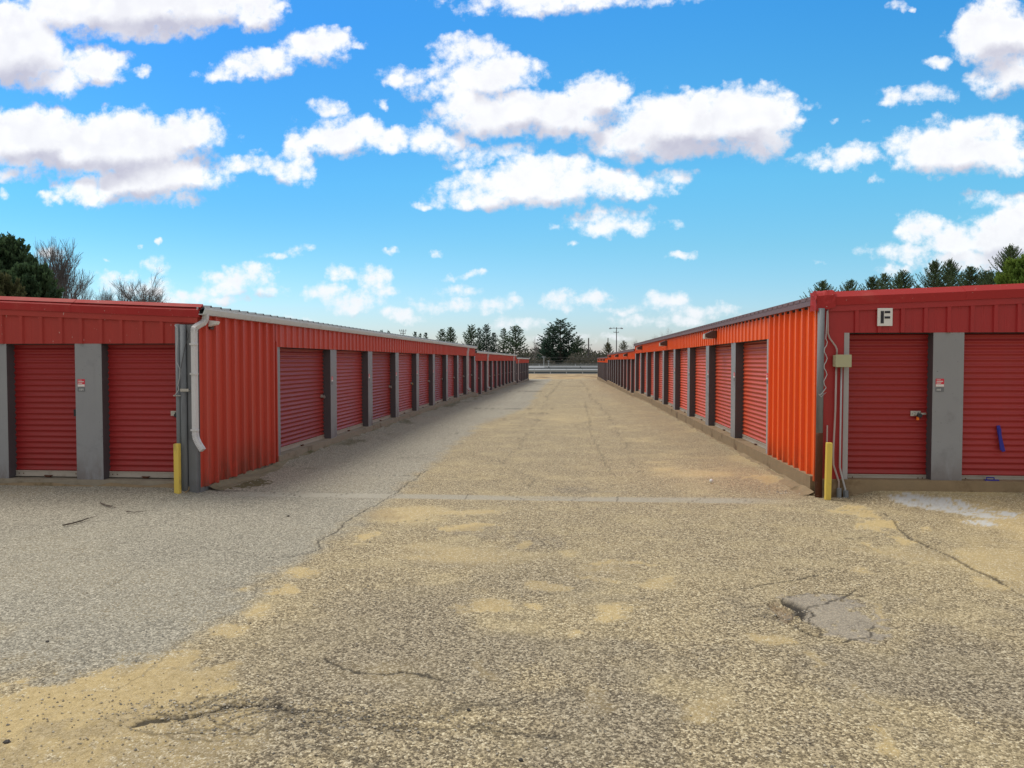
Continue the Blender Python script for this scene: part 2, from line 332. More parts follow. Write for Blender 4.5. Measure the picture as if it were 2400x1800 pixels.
def dline(pts, wob=.12):
    X = Xg + wx*wob + (fn_-.5)*wob*.6; Y = Yg + wy*wob + (ff-.5)*wob*.4; D = np.full(Xg.shape, 9e9); T = np.zeros(Xg.shape)
    for i, (a, b) in enumerate(zip(pts[:-1], pts[1:])):
        dx, dy = b[0]-a[0], b[1]-a[1]; t = np.clip(((X-a[0])*dx + (Y-a[1])*dy)/(dx*dx+dy*dy+1e-9), 0, 1)
        d = np.hypot(X-a[0]-t*dx, Y-a[1]-t*dy); m = d < D; D[m] = d[m]; T[m] = ((i+t)/(len(pts)-1))[m]
    return D, T
sand = np.zeros(Xg.shape)
for q in [(65,320,38,13,.9),(250,370,42,16,.5),(470,415,110,18,.75),(430,472,70,12,.6),(180,505,110,22,.7),(650,505,90,26,.45),(60,590,60,20,.6),
          (480,630,120,52,.6),(280,705,52,22,.7),(1100,750,80,34,.5),(1300,840,50,32,.7),(1090,45,58,18,.9),(1820,270,50,10,.7),(1530,450,40,26,.5),
          (1480,980,24,60,.45),(1530,1160,50,70,.55),(1590,640,26,70,.6),(280,1010,90,60,.4),(860,1050,120,60,.4),(1500,185,70,26,.85),(1570,240,75,26,.95),(1650,300,60,26,.9),(1600,350,26,50,.6),(2170,520,60,40,.5),(1900,160,260,40,.4)]:
    sand = np.maximum(sand, blob(r2, *q[:4])*q[4])
for q in [(1190,520,75,18,.85),(1300,440,80,24,.7),(1560,300,40,26,.7),(1080,600,80,26,.6),(960,690,80,30,.55),(780,830,80,30,.45),(2060,250,120,16,.85),(2060,600,80,44,.7),(2120,380,90,16,.5),(2000,185,110,14,.5),(100,790,240,45,.4),(2160,860,60,60,.4),(60,110,200,16,.7),(400,120,200,10,.4)]:
    sand = np.maximum(sand, blob(r1, *q[:4])*q[4])
sand = np.maximum(sand, blob(r1, 150, 1120, 560, 330, .8, 1.2)*.95)
sand = np.maximum(sand, sstep(.54, .74, big)*.5*sstep(40, 8, Yg))
# grey newer asphalt on the left
bd = [r1(480,970), r1(830,710), r1(1100,545), r1(1280,395), r1(1500,260), r1(1650,140), r1(1850,0), gp(1060,1050), gp(1130,990)] + [(-1.75,30),(-2.2,50),(-2.6,100)]
bx = np.array([p[0] for p in bd]); by = np.array([p[1] for p in bd])
edge = np.interp(Yg, by, bx)
grey = sstep(.20, -.20, Xg - edge + wx*.5 + (fn_-.5)*.25)
lowm = r1(0, 900)[1]
grey = grey*sstep(-.25, .35, Yg + wy*1.2 - (r1(350,900)[1] - np.clip(Xg - r1(350,900)[0], -3, .5)*.25))
sand = np.where(Yg < 12, sand*(1-grey*.75), sand*(1-grey))
far = sstep(14, 40, Yg)
# cracks and dark lines
crack = np.zeros(Xg.shape); dz = np.zeros(Xg.shape)
def crk(P, pts, w, a, deep=.0, wob=.12):
    global crack, dz
    D, T = dline([P(*p) for p in pts], wob); ww = w*(.4 + .9*fbm(Xg*3, Yg*3, 3))*np.clip(np.minimum(T, 1-T)*8+.25, 0, 1)
    ww = np.maximum(ww, Yg*.0009); k = sstep(1.6, .5, D/ww)*a; crack = np.maximum(crack, k); dz = np.minimum(dz, -deep*k)
crk(r1, [(1850,0),(1700,105),(1600,165),(1500,225),(1470,260),(1380,310),(1370,350),(1250,375),(1150,380)], .011, .75, .004)
crk(r1, [(480,975),(620,880),(740,770),(860,700),(960,620),(1090,550),(1150,470)], .008, .35)
crk(r1, [(1410,820),(1450,855),(1540,885),(1600,890),(1720,880),(1830,890),(1960,930)], .012, .85, .005)
crk(r1, [(1150,380),(900,330),(600,420),(400,560)], .008, .35)
crk(r1, [(550,1115),(640,1090),(750,1080),(830,1080)], .022, .95, .008, .2)
crk(r1, [(830,1080),(900,1050),(1000,1020),(1100,1010),(1200,1015),(1240,1035)], .024, 1, .010, .2)
crk(r1, [(1150,1010),(1250,985),(1330,975)], .012, .6); crk(r1, [(1240,1035),(1400,1050),(1540,1080),(1700,1130)], .014, .7)
crk(r1, [(1400,1040),(1480,1110),(1640,1130)], .012, .5); crk(r1, [(560,1130),(700,1150),(900,1120),(1050,1130)], .012, .5)
crk(r1, [(1600,640),(1800,640),(1900,600)], .008, .3); crk(r1, [(1550,240),(1700,230),(1850,215)], .008, .6); crk(r1, [(850,95),(1100,90),(1300,115)], .010, .8)
rk = random.Random(44)
for k in range(40):                       # alligator cracking round the broken strip at the bottom
    x = rk.uniform(560, 2150); y = 1010 + abs(rk.gauss(0, 1))*75 + (x-1000)*.05; P_ = [(x, y)]
    for _ in range(rk.randint(2, 4)): P_.append((P_[-1][0] + rk.uniform(40, 150), P_[-1][1] + rk.uniform(-45, 45)))
    if P_[-1][1] < 1330: crk(r1, P_, rk.uniform(.006, .018), rk.uniform(.3, .75), .004, .14)
crk(r1, [(1320,975),(1500,1010),(1640,1070)], .01, .4)
crk(r2, [(0,0),(100,40),(60,90)], .01, .4); crk(r2, [(860,520),(1000,515),(1150,490),(1300,465),(1400,440)], .012, .8, .004)
crk(r2, [(1170,565),(1220,590),(1250,603),(1238,640),(1200,665)], .045, 1, .03, .05)
crk(r2, [(1200,670),(1260,700),(1330,725)], .022, 1, .02, .05); crk(r2, [(1330,725),(1430,748),(1540,720),(1580,680)], .010, .8, .004)
crk(r2, [(1170,565),(1230,545),(1330,535),(1500,545),(1600,560)], .010, .7, .004); crk(r2, [(1245,605),(1330,590),(1400,565),(1500,520)], .010, .8, .004)
crk(r2, [(1250,600),(1310,620),(1280,660),(1220,665)], .010, .9, .004); crk(r2, [(1280,660),(1330,690),(1340,720)], .009, .7)
crk(r2, [(960,600),(1060,590),(1130,600)], .010, .6); crk(r2, [(1040,640),(1110,625),(1200,665)], .008, .7); crk(r2, [(900,560),(1000,590)], .008, .5)
crk(r2, [(1610,190),(1700,290),(1850,360),(2000,430),(2100,475),(2160,515)], .02, .8, .006); crk(r2, [(2160,515),(2300,600)], .012, .6)
crk(r2, [(1430,300),(1560,290)], .008, .6); crk(r2, [(1330,100),(1420,160),(1600,200)], .010, .4); crk(r2, [(1550,800),(1700,790),(1850,730)], .008, .4)
crk(r2, [(1180,440),(1420,430),(1560,470)], .007, .35); crk(r2, [(1130,600),(1160,625),(1190,640)], .006, .7); crk(r2, [(1160,600),(1200,615)], .006, .7)
crk(gp, [(1380,1000),(1400,1050),(1440,1120)], .02, .3); crk(gp, [(1370,940),(1385,1000)], .04, .3)
for k in range(26):
    y = 12 + 2.3*k*(1+k*.012); x0 = -4.5 + random.random()*3; x1 = x0 + 2 + random.random()*3
    crk(lambda a, b: (a, b), [(x0, y), ((x0+x1)/2, y + random.uniform(-.3, .3)), (x1, y + random.uniform(-.5, .5))], .012, .35 + .2*random.random(), 0, .25)
for xx in (-1.2, 1.15):
    crk(lambda a, b: (a, b), [(xx, 12), (xx+.15, 25), (xx-.1, 40), (xx, 62), (xx, 95)], .02, .35, 0, .4)
net = np.abs(fbm(Xg*1.1+9, Yg*1.1+3, 4)-.5); crack = np.maximum(crack, sstep(.004, .0, net)*.3*sstep(.5, .62, big))
# concrete drain strip, moss, paint spill, worn dark spots, darker band along the left wall
D, T = dline([(-5.1, 10.2), (-1, 10.2), (3.1, 10.24)], .01)
strip = sstep(.20, .17, D)*(.55 + .45*sstep(.32, .5, fbm(Xg*1.2, Yg*3+8, 4)))*sstep(3.3, 2.0, Xg)*sstep(-5.1, -4.2, Xg)
crk(lambda a, b: (a, b), [(-5.2, 10.4), (-2, 10.38), (0, 10.39)], .013, .75, 0, .02); crk(lambda a, b: (a, b), [(-4.2, 10.02), (-1, 10.01), (2.4, 10.04)], .009, .45, 0, .02)
for k in range(9): crk(lambda a, b: (a, b), [(-4+k*.8+.2*math.sin(k*5), 10.0), (-3.95+k*.8+.25*math.sin(k*3), 10.42)], .008, .6, 0, .05)
wallL = sstep(.95, .0, np.abs(Xg + 5.1) + (fn_-.5)*.5 + wx*.6)*(Yg > 10.1)
moss = np.maximum(sstep(.42, .62, fbm(Xg*1.6+3, Yg*.9, 4))*wallL*.6, blob(gp, 545, 1132, 85, 14, .5, .2)*.95)
paint = np.zeros(Xg.shape)
for q in [(1750,150,95,18),(1880,165,120,24),(2020,190,110,24),(2110,195,80,14),(2040,235,60,12)]: paint = np.maximum(paint, blob(r2, *q, .25, .25))
paint *= sstep(.34, .5, fn_*.6 + fbm(Xg*20, Yg*5, 3)*.5)
dark = np.zeros(Xg.shape)
for P, q in [(r2,(120,310,120,34,.55)),(r1,(2120,275,110,28,.45)),(r1,(1020,520,70,22,.4)),(r1,(200,1190,170,60,.5)),(r2,(1490,680,50,20,.5)),(r2,(200,850,140,60,.5)),
          (r2,(700,850,160,50,.45)),(r2,(420,560,180,24,.4)),(r1,(1250,1060,420,60,.35)),(r2,(1950,1020,140,70,.5)),(r2,(1000,600,140,50,.4)),(r2,(1400,1000,100,60,.4)),(r2,(300,90,160,14,.6)),
          (r1,(1800,1230,500,60,.4)),(r2,(900,420,200,26,.25)),(r2,(1780,380,200,26,.3)),(r1,(1700,760,300,50,.3)),(r2,(200,1180,260,50,.45)),(r1,(600,90,180,12,.5)),(r2,(1800,90,340,14,.6))]:
    dark = np.maximum(dark, blob(P, *q[:4])*q[4])
dark = np.maximum(dark, wallL*.30)
dark = np.maximum(dark, sstep(9, 4.5, Yg)*sstep(.40, .60, fbm(Xg*.9+31, Yg*1.1+7, 5))*.55*sstep(-3.4, -1.2, Xg)*1.15)
soil = blob(r1, 900, 1120, 620, 130, .8, .9)*.55; dark = np.maximum(dark, soil)
for q in [(30,1190,110,60,.6),(420,900,60,50,.4),(700,1020,160,50,.4)]: dark = np.maximum(dark, blob(r1, *q[:4])*q[4])
dark = np.maximum(dark, sstep(.62, .42, big)*.16)
wr = sstep(1.2, .1, np.abs(Xg - 3.1) + (fn_-.5)*.6)*(Yg > 10.4)
patch = blob(r2, 1400, 640, 185, 100, .18, .12)        # smooth grey repair
hole = blob(r2, 1188, 622, 58, 42, .25, .08)
brown = np.maximum(hole, np.maximum(blob(r1, 1660, 200, 85, 20)*.5, wr*.4))
dz = dz - hole*.035 + (patch*.006) + (fbm(Xg*1.3, Yg*1.3, 3)-.5)*.012*sstep(12, 4, Yg)
kc = r2(1188, 622)
# the yard swells up to meet the slabs
ramp_ = lambda d, w: np.clip(1 - d/w, 0, 1)**1.4*(d > -.6)
Zg = Zg + .085*ramp_(YL - .06 - Yg, .9)*sstep(-5.3, -5.75, Xg) + .10*ramp_(YR - .06 - Yg, .8)*sstep(3.7, 4.3, Xg)
Zg = Zg + (Yg > 10)*(.06*ramp_(Xg - XL_, .9)*sstep(12.4, 13.4, Yg)*sstep(40.6, 39, Yg) + .05*ramp_(XR_ - Xg, .8)*sstep(11, 12.5, Yg)*sstep(40.6, 39, Yg))*(1 + (fn_-.5)*.8)
Zg = Zg + dz + .004
nr, nc = Xg.shape
me = bpy.data.meshes.new('asphalt_yard')
verts = np.stack([Xg, Yg, Zg], -1).reshape(-1, 3).astype(np.float32)
ii = np.arange(nr*nc).reshape(nr, nc)
quads = np.stack([ii[:-1, :-1], ii[:-1, 1:], ii[1:, 1:], ii[1:, :-1]], -1).reshape(-1, 4).astype(np.int32)
me.vertices.add(len(verts)); me.vertices.foreach_set('co', verts.ravel())
me.loops.add(quads.size); me.loops.foreach_set('vertex_index', quads.ravel())
me.polygons.add(len(quads)); me.polygons.foreach_set('loop_start', np.arange(0, quads.size, 4, dtype=np.int32))
me.polygons.foreach_set('loop_total', np.full(len(quads), 4, dtype=np.int32)); me.polygons.foreach_set('use_smooth', np.ones(len(quads), dtype=bool))
def attr(name, chans):
    a = me.attributes.new(name, 'FLOAT_COLOR', 'POINT'); d = np.ones((nr*nc, 4), dtype=np.float32)
    for i, c in enumerate(chans): d[:, i] = np.clip(c, 0, 1).ravel()
    a.data.foreach_set('color', d.ravel())
attr('ma', (sand, crack, grey)); attr('mb', (moss, paint, dark)); attr('mc', (strip, patch, brown))
me.update(); me.validate()
def asphalt_mat(masks):
    m = bpy.data.materials.new('worn_asphalt' if masks else 'plain_asphalt'); m.use_nodes = True; nt = m.node_tree; n = N(nt); bs = nt.nodes['Principled BSDF']
    pos = nt.nodes.new('ShaderNodeNewGeometry').outputs['Position']
    flat = n.v('MULTIPLY', pos, (1, 1, 0))
    def vor(sc): return n.add('ShaderNodeTexVoronoi', {'Vector': n.v('ADD', flat, n.v('SCALE', n.noise(flat, sc*.8, 2, .5, 1), sc=.4/sc)), 'Scale': sc})
    v1, v2 = vor(75), vor(150)
    c1 = n.add('ShaderNodeSeparateColor', {0: v1.outputs['Color']}); c2 = n.add('ShaderNodeSeparateColor', {0: v2.outputs['Color']})
    n1 = n.noise(flat, 22, 6, .75); n2 = n.noise(flat, 1.3, 6, .6); n3 = n.noise(flat, 170, 3, .6)
    st = n.m('ADD', n.m('MULTIPLY', c1.outputs[0], .5), n.m('MULTIPLY', c2.outputs[1], .3)); st = n.m('ADD', st, n.m('MULTIPLY', n1, .3))
    gap = n.sm(v1.outputs['Distance'], .35, .7)
    tan = n.mix(n.sm(st, .25, .85), (.105, .082, .052), (.58, .48, .295))
    tan = n.mix(n.sm(st, .78, .86, 0, .85), tan, (.84, .77, .56))
    gry = n.mix(n.sm(st, .2, .9), (.145, .135, .112), (.49, .46, .365))
    gry = n.mix(n.sm(st, .80, .88, 0, .7), gry, (.78, .72, .60))
    snd = n.mix(n.sm(n.m('ADD', n.m('MULTIPLY', n3, .6), n.m('MULTIPLY', n1, .5)), .3, .75), (.34, .25, .105), (.68, .54, .285))
    if masks:
        def at_(nm):
            a = n.add('ShaderNodeAttribute', attribute_name=nm); return n.add('ShaderNodeSeparateColor', {0: a.outputs['Color']}).outputs
        A, B, C_ = at_('ma'), at_('mb'), at_('mc')
        c = n.mix(A[2], tan, gry)
        c = n.mix(n.m('MULTIPLY', n.sm(n2, .45, .7), n.m('MULTIPLY', n.m('SUBTRACT', 1, A[2]), .40)), c, (.56, .465, .265))
        c = n.mix(n.sm(n.m('ADD', A[0], n.m('MULTIPLY', n.m('SUBTRACT', .55, st), .95)), .18, .75), c, snd)
        c = n.mix(n.m('MULTIPLY', C_[1], .75), c, n.mix(n1, (.26, .235, .20), (.42, .38, .32)))
        c = n.mix(n.m('MULTIPLY', C_[0], .8), c, n.mix(n1, (.34, .32, .26), (.50, .47, .39)))
        c = n.mix(n.m('MULTIPLY', C_[2], .75), c, n.mix(n1, (.20, .14, .085), (.36, .27, .17)))
        c = n.mix(n.m('MULTIPLY', B[2], .75), c, n.mix(n.sm(st, .3, .95), (.055, .050, .045), (.40, .36, .30)))
        c = n.mix(n.sm(n.m('ADD', B[0], n.m('MULTIPLY', n.m('SUBTRACT', n1, .5), .5)), .2, .8, 0, .85), c, (.085, .075, .022))
        c = n.mix(n.m('MULTIPLY', B[1], .85), c, (.56, .59, .60))
        c = n.mix(n.m('MULTIPLY', A[1], .92), c, (.028, .024, .020))
        rgh = .88
    else:
        c = n.mix(n.sm(n2, .42, .7, 0, .6), tan, (.56, .465, .265))
    nt.links.new(c, bs.inputs['Base Color']); bs.inputs['Roughness'].default_value = .9; bs.inputs['Specular IOR Level'].default_value = .25
    h = n.m('ADD', n.m('MULTIPLY', n.sm(v1.outputs['Distance'], .1, .8, 1, 0), .7), n.m('MULTIPLY', n3, .5))
    bn = n.add('ShaderNodeBump', {'Strength': .8, 'Distance': .005, 'Height': h}); nt.links.new(bn.outputs[0], bs.inputs['Normal'])
    return m
me.materials.append(asphalt_mat(True))
yard = bpy.data.objects.new('asphalt_yard', me); COL.objects.link(yard); tag(yard, kind='structure')
# wide ground under everything, out to the horizon
mb = MB(); yl = [-3000, -60, -5, 0, 34, 42, 71, 94, 101]
for a, b in zip(yl[:-1], yl[1:]): mb.face((-4000, a, gz(a)-.03), (4000, a, gz(a)-.03), (4000, b, gz(b)-.03), (-4000, b, gz(b)-.03))
tag(mb.build('yard_base', asphalt_mat(False)), kind='structure')
def sandmat():
    m = bpy.data.materials.new('sandy_verge'); m.use_nodes = True; n = N(m.node_tree); bs = m.node_tree.nodes['Principled BSDF']
    p = m.node_tree.nodes.new('ShaderNodeNewGeometry').outputs['Position']; p = n.v('MULTIPLY', p, (.35, 1, 1))
    c = n.mix(n.sm(n.noise(p, .9, 6, .65), .35, .65), (.20, .13, .06), (.52, .38, .20))
    yv = n.add('ShaderNodeSeparateXYZ', {0: p}).outputs[1]
    c = n.mix(n.sm(yv, 128, 150), c, n.mix(n.noise(p, .3, 5, .6), (.10, .10, .09), (.20, .19, .16)))
    m.node_tree.links.new(c, bs.inputs['Base Color']); bs.inputs['Roughness'].default_value = .95; return m
mb = MB(); xs = [-4000, -600] + list(np.linspace(-60, 60, 81)) + [600, 4000]; yl = [101.0] + list(np.linspace(102, 138, 25)) + [150, 180, 400, 5000]
rr = random.Random(5)
hz = [[gz(y) + (0 if y <= 101 or y > 139 or abs(x) > 100 else rr.uniform(-.05, .13)*(1 if y < 130 else .4)) for x in xs] for y in yl]
for j in range(len(yl)):
    for i in range(len(xs)): mb.v.append((xs[i], yl[j], hz[j][i]))
for j in range(len(yl)-1):
    for i in range(len(xs)-1):
        a = j*len(xs)+i; mb.f.append((a, a+1, a+1+len(xs), a+len(xs))); mb.m.append(0)
tag(mb.build('ground', sandmat(), smooth=True), kind='structure')

# ------------------------------------------------------------------ storage buildings
XL, YL, XR, YR = -5.32, 10.26, 3.475, 10.66
PITCH = 3.046
def ribbed(mb, o, d, nrm, length, z0, z1a, z1b, first=.08, pitch=.305, h=.026):
    """ribbed steel sheet from o along d; nrm points outwards; top runs from z1a to z1b"""
    o = Vector(o); d = Vector(d); nrm = Vector(nrm); pts = [(0, 0)]; s = first
    while s + .08 < length:
        pts += [(s, 0), (s+.012, h), (s+.060, h), (s+.075, 0), (s+.16, 0), (s+.165, .003), (s+.185, .003), (s+.19, 0)]; s += pitch
    pts = [p for p in pts if p[0] < length] + [(length, 0)]
    flip = d.cross(Vector((0, 0, 1))).dot(nrm) < 0
    for a, b in zip(pts[:-1], pts[1:]):
        A = o + d*a[0] + nrm*a[1]; B = o + d*b[0] + nrm*b[1]
        ta = z1a + (z1b-z1a)*a[0]/length; tb = z1a + (z1b-z1a)*b[0]/length
        q = [(A.x, A.y, z0), (B.x, B.y, z0), (B.x, B.y, tb), (A.x, A.y, ta)]
        mb.face(*(q[::-1] if flip else q))
door_cache = {}
def door(parent, wdt, h, face, pos, m, latch='right', lock=None, bar='bar', label=None, lx=.17):
    """roll-up door in its own frame: x across, -y outwards, z up from the slab"""
    key = ('d', round(wdt, 3), round(h, 3), m)
    if key not in door_cache:
        mb = MB(); prof = []; z = .085; p = .084
        while z < h + .03:
            for k in range(8): 
                t = k/8; prof.append((-.020*max(0, math.sin(math.pi*min(1, t/.55)))**.8 if t < .55 else .004*math.sin(math.pi*(t-.55)/.45), z + p*t))
            z += p
        for a, b in zip(prof[:-1], prof[1:]):
            mb.face((-wdt/2, a[0], a[1]), (wdt/2, a[0], a[1]), (wdt/2, b[0], b[1]), (-wdt/2, b[0], b[1]))
        door_cache[key] = mb.build('door', M[m], parent, loc=(0, 0, 0), smooth=True)
        me_ = door_cache[key].data; d = door_cache[key]
        import bmesh
        bm = bmesh.new(); bm.from_mesh(me_); bmesh.ops.remove_doubles(bm, verts=bm.verts, dist=.0005); bm.to_mesh(me_); bm.free()
    else:
        d = bpy.data.objects.new('door', door_cache[key].data); COL.objects.link(d); d.parent = parent
    d.location = Vector(pos) - parent.location; d.rotation_euler = (0, 0, {'S': 0, 'E': math.pi/2, 'W': -math.pi/2}[face])
    if label: d['label'] = label
    k2 = ('b', round(wdt, 3))
    def sub(key, name, mbf, mt):
        if key not in door_cache: door_cache[key] = mbf().build(name, mt).data; o = bpy.data.objects[-1] if False else [x for x in COL.objects if x.data is door_cache[key]][0]
        else: o = bpy.data.objects.new(name, door_cache[key]); COL.objects.link(o)
        o.parent = d; o.location = (0, 0, 0); return o
    def fb():
        b = MB(); w2 = wdt/2 - .01; b.box((-w2, -.022, .004), (w2, .012, .088)); b.box((-w2, -.034, .004), (w2, -.022, .016)); b.box((-w2, -.030, .076), (w2, -.022, .084)); b.k = 1
        for x in (-w2+.06, -w2+.13, w2-.12, w2-.06): b.tube([(x, -.0215, .045), (x, -.026, .045)], .009, 6)
        return b
    sub(k2, 'bottom_bar', fb, [M[bar], M['rust']])
    def fh():
        b = MB(); b.tube([(-.05, -.03, .02), (-.05, -.062, .02), (.05, -.062, .02), (.05, -.03, .02)], .008, 5); b.box((-.035, -.07, .0), (.04, -.03, .012)); return b
    sub('h', 'pull_handle', fh, M['rust'])
    sx = 1 if latch == 'right' else -1; hx = sx*(wdt/2 - lx)
    def fl():
        b = MB(); b.box((hx-.075, -.027, .915), (hx+.06, -.018, .985)); b.box((hx-.05, -.040, .935), (hx+.13*1, -.030, .96)); b.box((hx-.02, -.052, .925), (hx, -.027, .97)); return b
    if lock == 'only':
        def fk():
            b = MB(); b.box((hx-.0, -.05, .90), (hx+.10, -.018, 1.0)); b.box((hx+.02, -.06, .93), (hx+.05, -.05, .97)); return b
        sub(('lk', round(hx, 3)), 'latch', fk, M['black'])
    elif lock is not None: sub(('l', round(hx, 3)), 'latch', fl, M['steel'])
    def fp():
        b = MB(); b.tube([(hx+.03*sx, -.05, .925+.02*0), (hx+.03*sx, -.082, .925)], .030, 12)
        b.tube([(hx+.03*sx-.014, -.066, .945), (hx+.03*sx-.012, -.066, .975), (hx+.03*sx+.012, -.066, .975), (hx+.03*sx+.014, -.066, .945)], .004, 5); return b
    def fo():
        b = MB(); b.box((hx-.004, -.06, .86), (hx+.026, -.035, .905)); return b
    if lock == 'disc': sub(('p', round(hx, 3)), 'padlock', fp, M['steel'])
    if lock == 'brass': sub(('pb', round(hx, 3)), 'padlock', fp, M['brass'])
    if lock == 'orange': sub(('po', round(hx, 3)), 'lock_tag', fo, M['orange']); sub(('pk', round(hx, 3)), 'padlock', fp, M['black'])
    if lock == 'dark': sub(('pd', round(hx, 3)), 'padlock', fp, M['black'])
    return d

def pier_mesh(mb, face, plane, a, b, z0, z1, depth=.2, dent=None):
    """box pier; the outward face in pier grey, the returns in a darker grey"""
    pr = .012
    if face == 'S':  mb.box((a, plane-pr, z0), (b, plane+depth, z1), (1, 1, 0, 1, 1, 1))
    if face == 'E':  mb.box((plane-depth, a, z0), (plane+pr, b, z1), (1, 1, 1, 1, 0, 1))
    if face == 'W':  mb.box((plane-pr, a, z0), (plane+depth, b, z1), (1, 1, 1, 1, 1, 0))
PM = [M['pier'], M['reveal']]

BW = 11.0                                  # building width
def row(side):
    L = side == 'L'
    X = XL if L else XR; Y0 = YL if L else YR; s = -1 if L else 1       # s: into the building along x
    face = 'E' if L else 'W'; nrm = (1, 0, 0) if L else (-1, 0, 0)
    root = empty('storage_building', (X + s*BW/2, Y0, 0),
        'long red self storage row on the left of the alley with pale gutter and downspouts' if L else
        'long red and orange self storage row on the right of the alley with brown fascia', 'building', 'drive up storage rows')
    sec = [(Y0, 40.85, (.17, .02) , 2.145, 2.60), (40.85, 71.31, (-.08, -.2), 1.88, 2.36), (71.31, 92.64, (-.33, -.6), 1.63, 2.11)] if L else \
          [(Y0, 40.85, (.25, .02), 2.28, 2.68), (40.85, 71.31, (.03, -.2), 1.98, 2.42), (71.31, 98.73, (-.20, -.6), 1.70, 2.14)]
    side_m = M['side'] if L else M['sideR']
    dn = {'L': ['disc', None, 'disc', 'brass', 'disc', 'dark', 'disc', 'disc', 'disc', 'disc'], 'R': [None, 'dark', None, None, 'dark', None, None, None, None, None]}[side]
    for n, (ya, yb, (zs, zg), zh, ze) in enumerate(sec):
        zlow = zs - .55
        # slab
        b = MB(); e = .06 if L else .07
        x0, x1 = sorted((X - s*e, X + s*BW)); 
        if n == 0:
            sx0, sx1 = sorted((X - s*(.01 if not L else -.01), X + s*BW)); b.box((sx0, ya+.03, zlow), (sx1, (13.0 if L else ya+.2), zs-.003))
            sx0, sx1 = sorted(((-5.63 if L else X+.02), X + s*BW)); b.box((sx0, ya-.05, zlow), (sx1, ya+.028, zs-.002))
        b.box((x0, (ya+.002 if n else (13.0 if L else ya+.202)), zlow), (x1, yb, zs))
        sl_ = b.build('slab', M['concrete'] if L else M['concreteR'], root)
        # shell behind the doors
        b = MB(); x0, x1 = sorted((X + s*.34, X + s*BW)); b.box((x0, ya+.34, zs), (x1, yb-.01, ze-.02)); b.build('back_wall', M['frontL' if L else 'front'], root)
        # doors and piers along the alley
        yw = (13.0 if L else 13.42) if n == 0 else ya           # ribbed wall before the first jamb
        if n == 0:
            b = MB(); ribbed(b, (X, Y0, 0), (0, 1, 0), nrm, yw - Y0, zs - (.10 if L else .06), ze, ze, .10, h=.05)
            b.k = 0; x0, x1 = sorted((X + s*.012, X + s*.2)); b.box((x0, Y0+.34, zs), (x1, yw-.03, ze))
            b.build('wall', side_m, root)
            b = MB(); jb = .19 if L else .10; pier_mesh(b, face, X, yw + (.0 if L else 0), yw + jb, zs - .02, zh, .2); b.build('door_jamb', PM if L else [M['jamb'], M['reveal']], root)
            if L: b = MB(); b.box((X-.0, yw-.035, zs-.12), (X+.045, yw-.003, zh+.10)); b.build('wall_edge_trim', side_m, root)
            edges = [yw + jb] ; pk = 16.05
        else:
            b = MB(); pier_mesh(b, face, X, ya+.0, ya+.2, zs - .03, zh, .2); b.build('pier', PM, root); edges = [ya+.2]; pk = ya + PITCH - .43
        k = 0
        while pk + .43 < yb + .03:
            b = MB(); pe = min(pk+.43, yb) if yb - pk - .43 > 1.6 else yb
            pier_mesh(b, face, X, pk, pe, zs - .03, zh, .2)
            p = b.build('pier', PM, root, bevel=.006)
            w0, w1 = edges[-1], pk
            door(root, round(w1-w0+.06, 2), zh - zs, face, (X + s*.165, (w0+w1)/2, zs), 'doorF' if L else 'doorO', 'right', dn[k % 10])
            edges.append(pe); pk += PITCH; k += 1
            if pe == yb: break
        if yb - edges[-1] > .02:
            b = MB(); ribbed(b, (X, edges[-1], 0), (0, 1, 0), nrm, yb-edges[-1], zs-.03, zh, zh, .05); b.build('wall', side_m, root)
        # header along the alley with the lintel behind it
        b = MB(); hx = X - s*.014; y1 = yw if n == 0 else ya
        ribbed(b, (hx, y1, 0), (0, 1, 0), nrm, yb - y1, zh, ze, ze, .08 if n else .14)
        x0, x1 = sorted((hx + s*.004, X + s*.30)); b.box((x0, y1+.001, zh+.004), (x1, yb-.002, ze))
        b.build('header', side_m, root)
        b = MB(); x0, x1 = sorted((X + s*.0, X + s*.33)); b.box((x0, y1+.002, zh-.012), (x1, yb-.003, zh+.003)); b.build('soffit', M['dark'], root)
        # end wall of a lower step, seen above its neighbour's roof / at the far end
        b = MB(); x0, x1 = sorted((X + s*.002, X + s*BW)); b.box((x0, yb-.012, zlow+.3), (x1, yb+.004, ze)); b.build('end_wall', side_m if L else M['front'], root)
        # roof: ribs run from eave to ridge
        b = MB(); yy0 = ya - (.04 if n == 0 else .0); yy1 = yb + .12
        ex = X - s*(.135 if L else .09); rx = X + s*BW/2; slope = .042; zr = ze + (.055 if L else .075)
        prof = [(yy0, 0)]; q = yy0 + .15
        while q < yy1 - .06: prof += [(q-.035, 0), (q-.016, .036), (q+.016, .036), (q+.035, 0)]; q += .305
        prof.append((yy1, 0))
        for a_, b_ in zip(prof[:-1], prof[1:]):
            zR = zr + abs(rx-ex)*slope
            qd = [(ex, a_[0], zr+a_[1]), (rx, a_[0], zR+a_[1]), (rx, b_[0], zR+b_[1]), (ex, b_[0], zr+b_[1])]
            b.face(*(qd if s > 0 else qd[::-1]))
            X2 = X + s*(BW+.1)
            qd = [(rx, a_[0], zR+a_[1]), (X2, a_[0], zr+a_[1]), (X2, b_[0], zr+b_[1]), (rx, b_[0], zR+b_[1])]
            b.face(*(qd if s > 0 else qd[::-1]))
        b.build('roof', M['roof'] if L else M['roofR'], root)
        b = MB(); zf = ze
        x0, x1 = sorted((X - s*.0, rx)); 
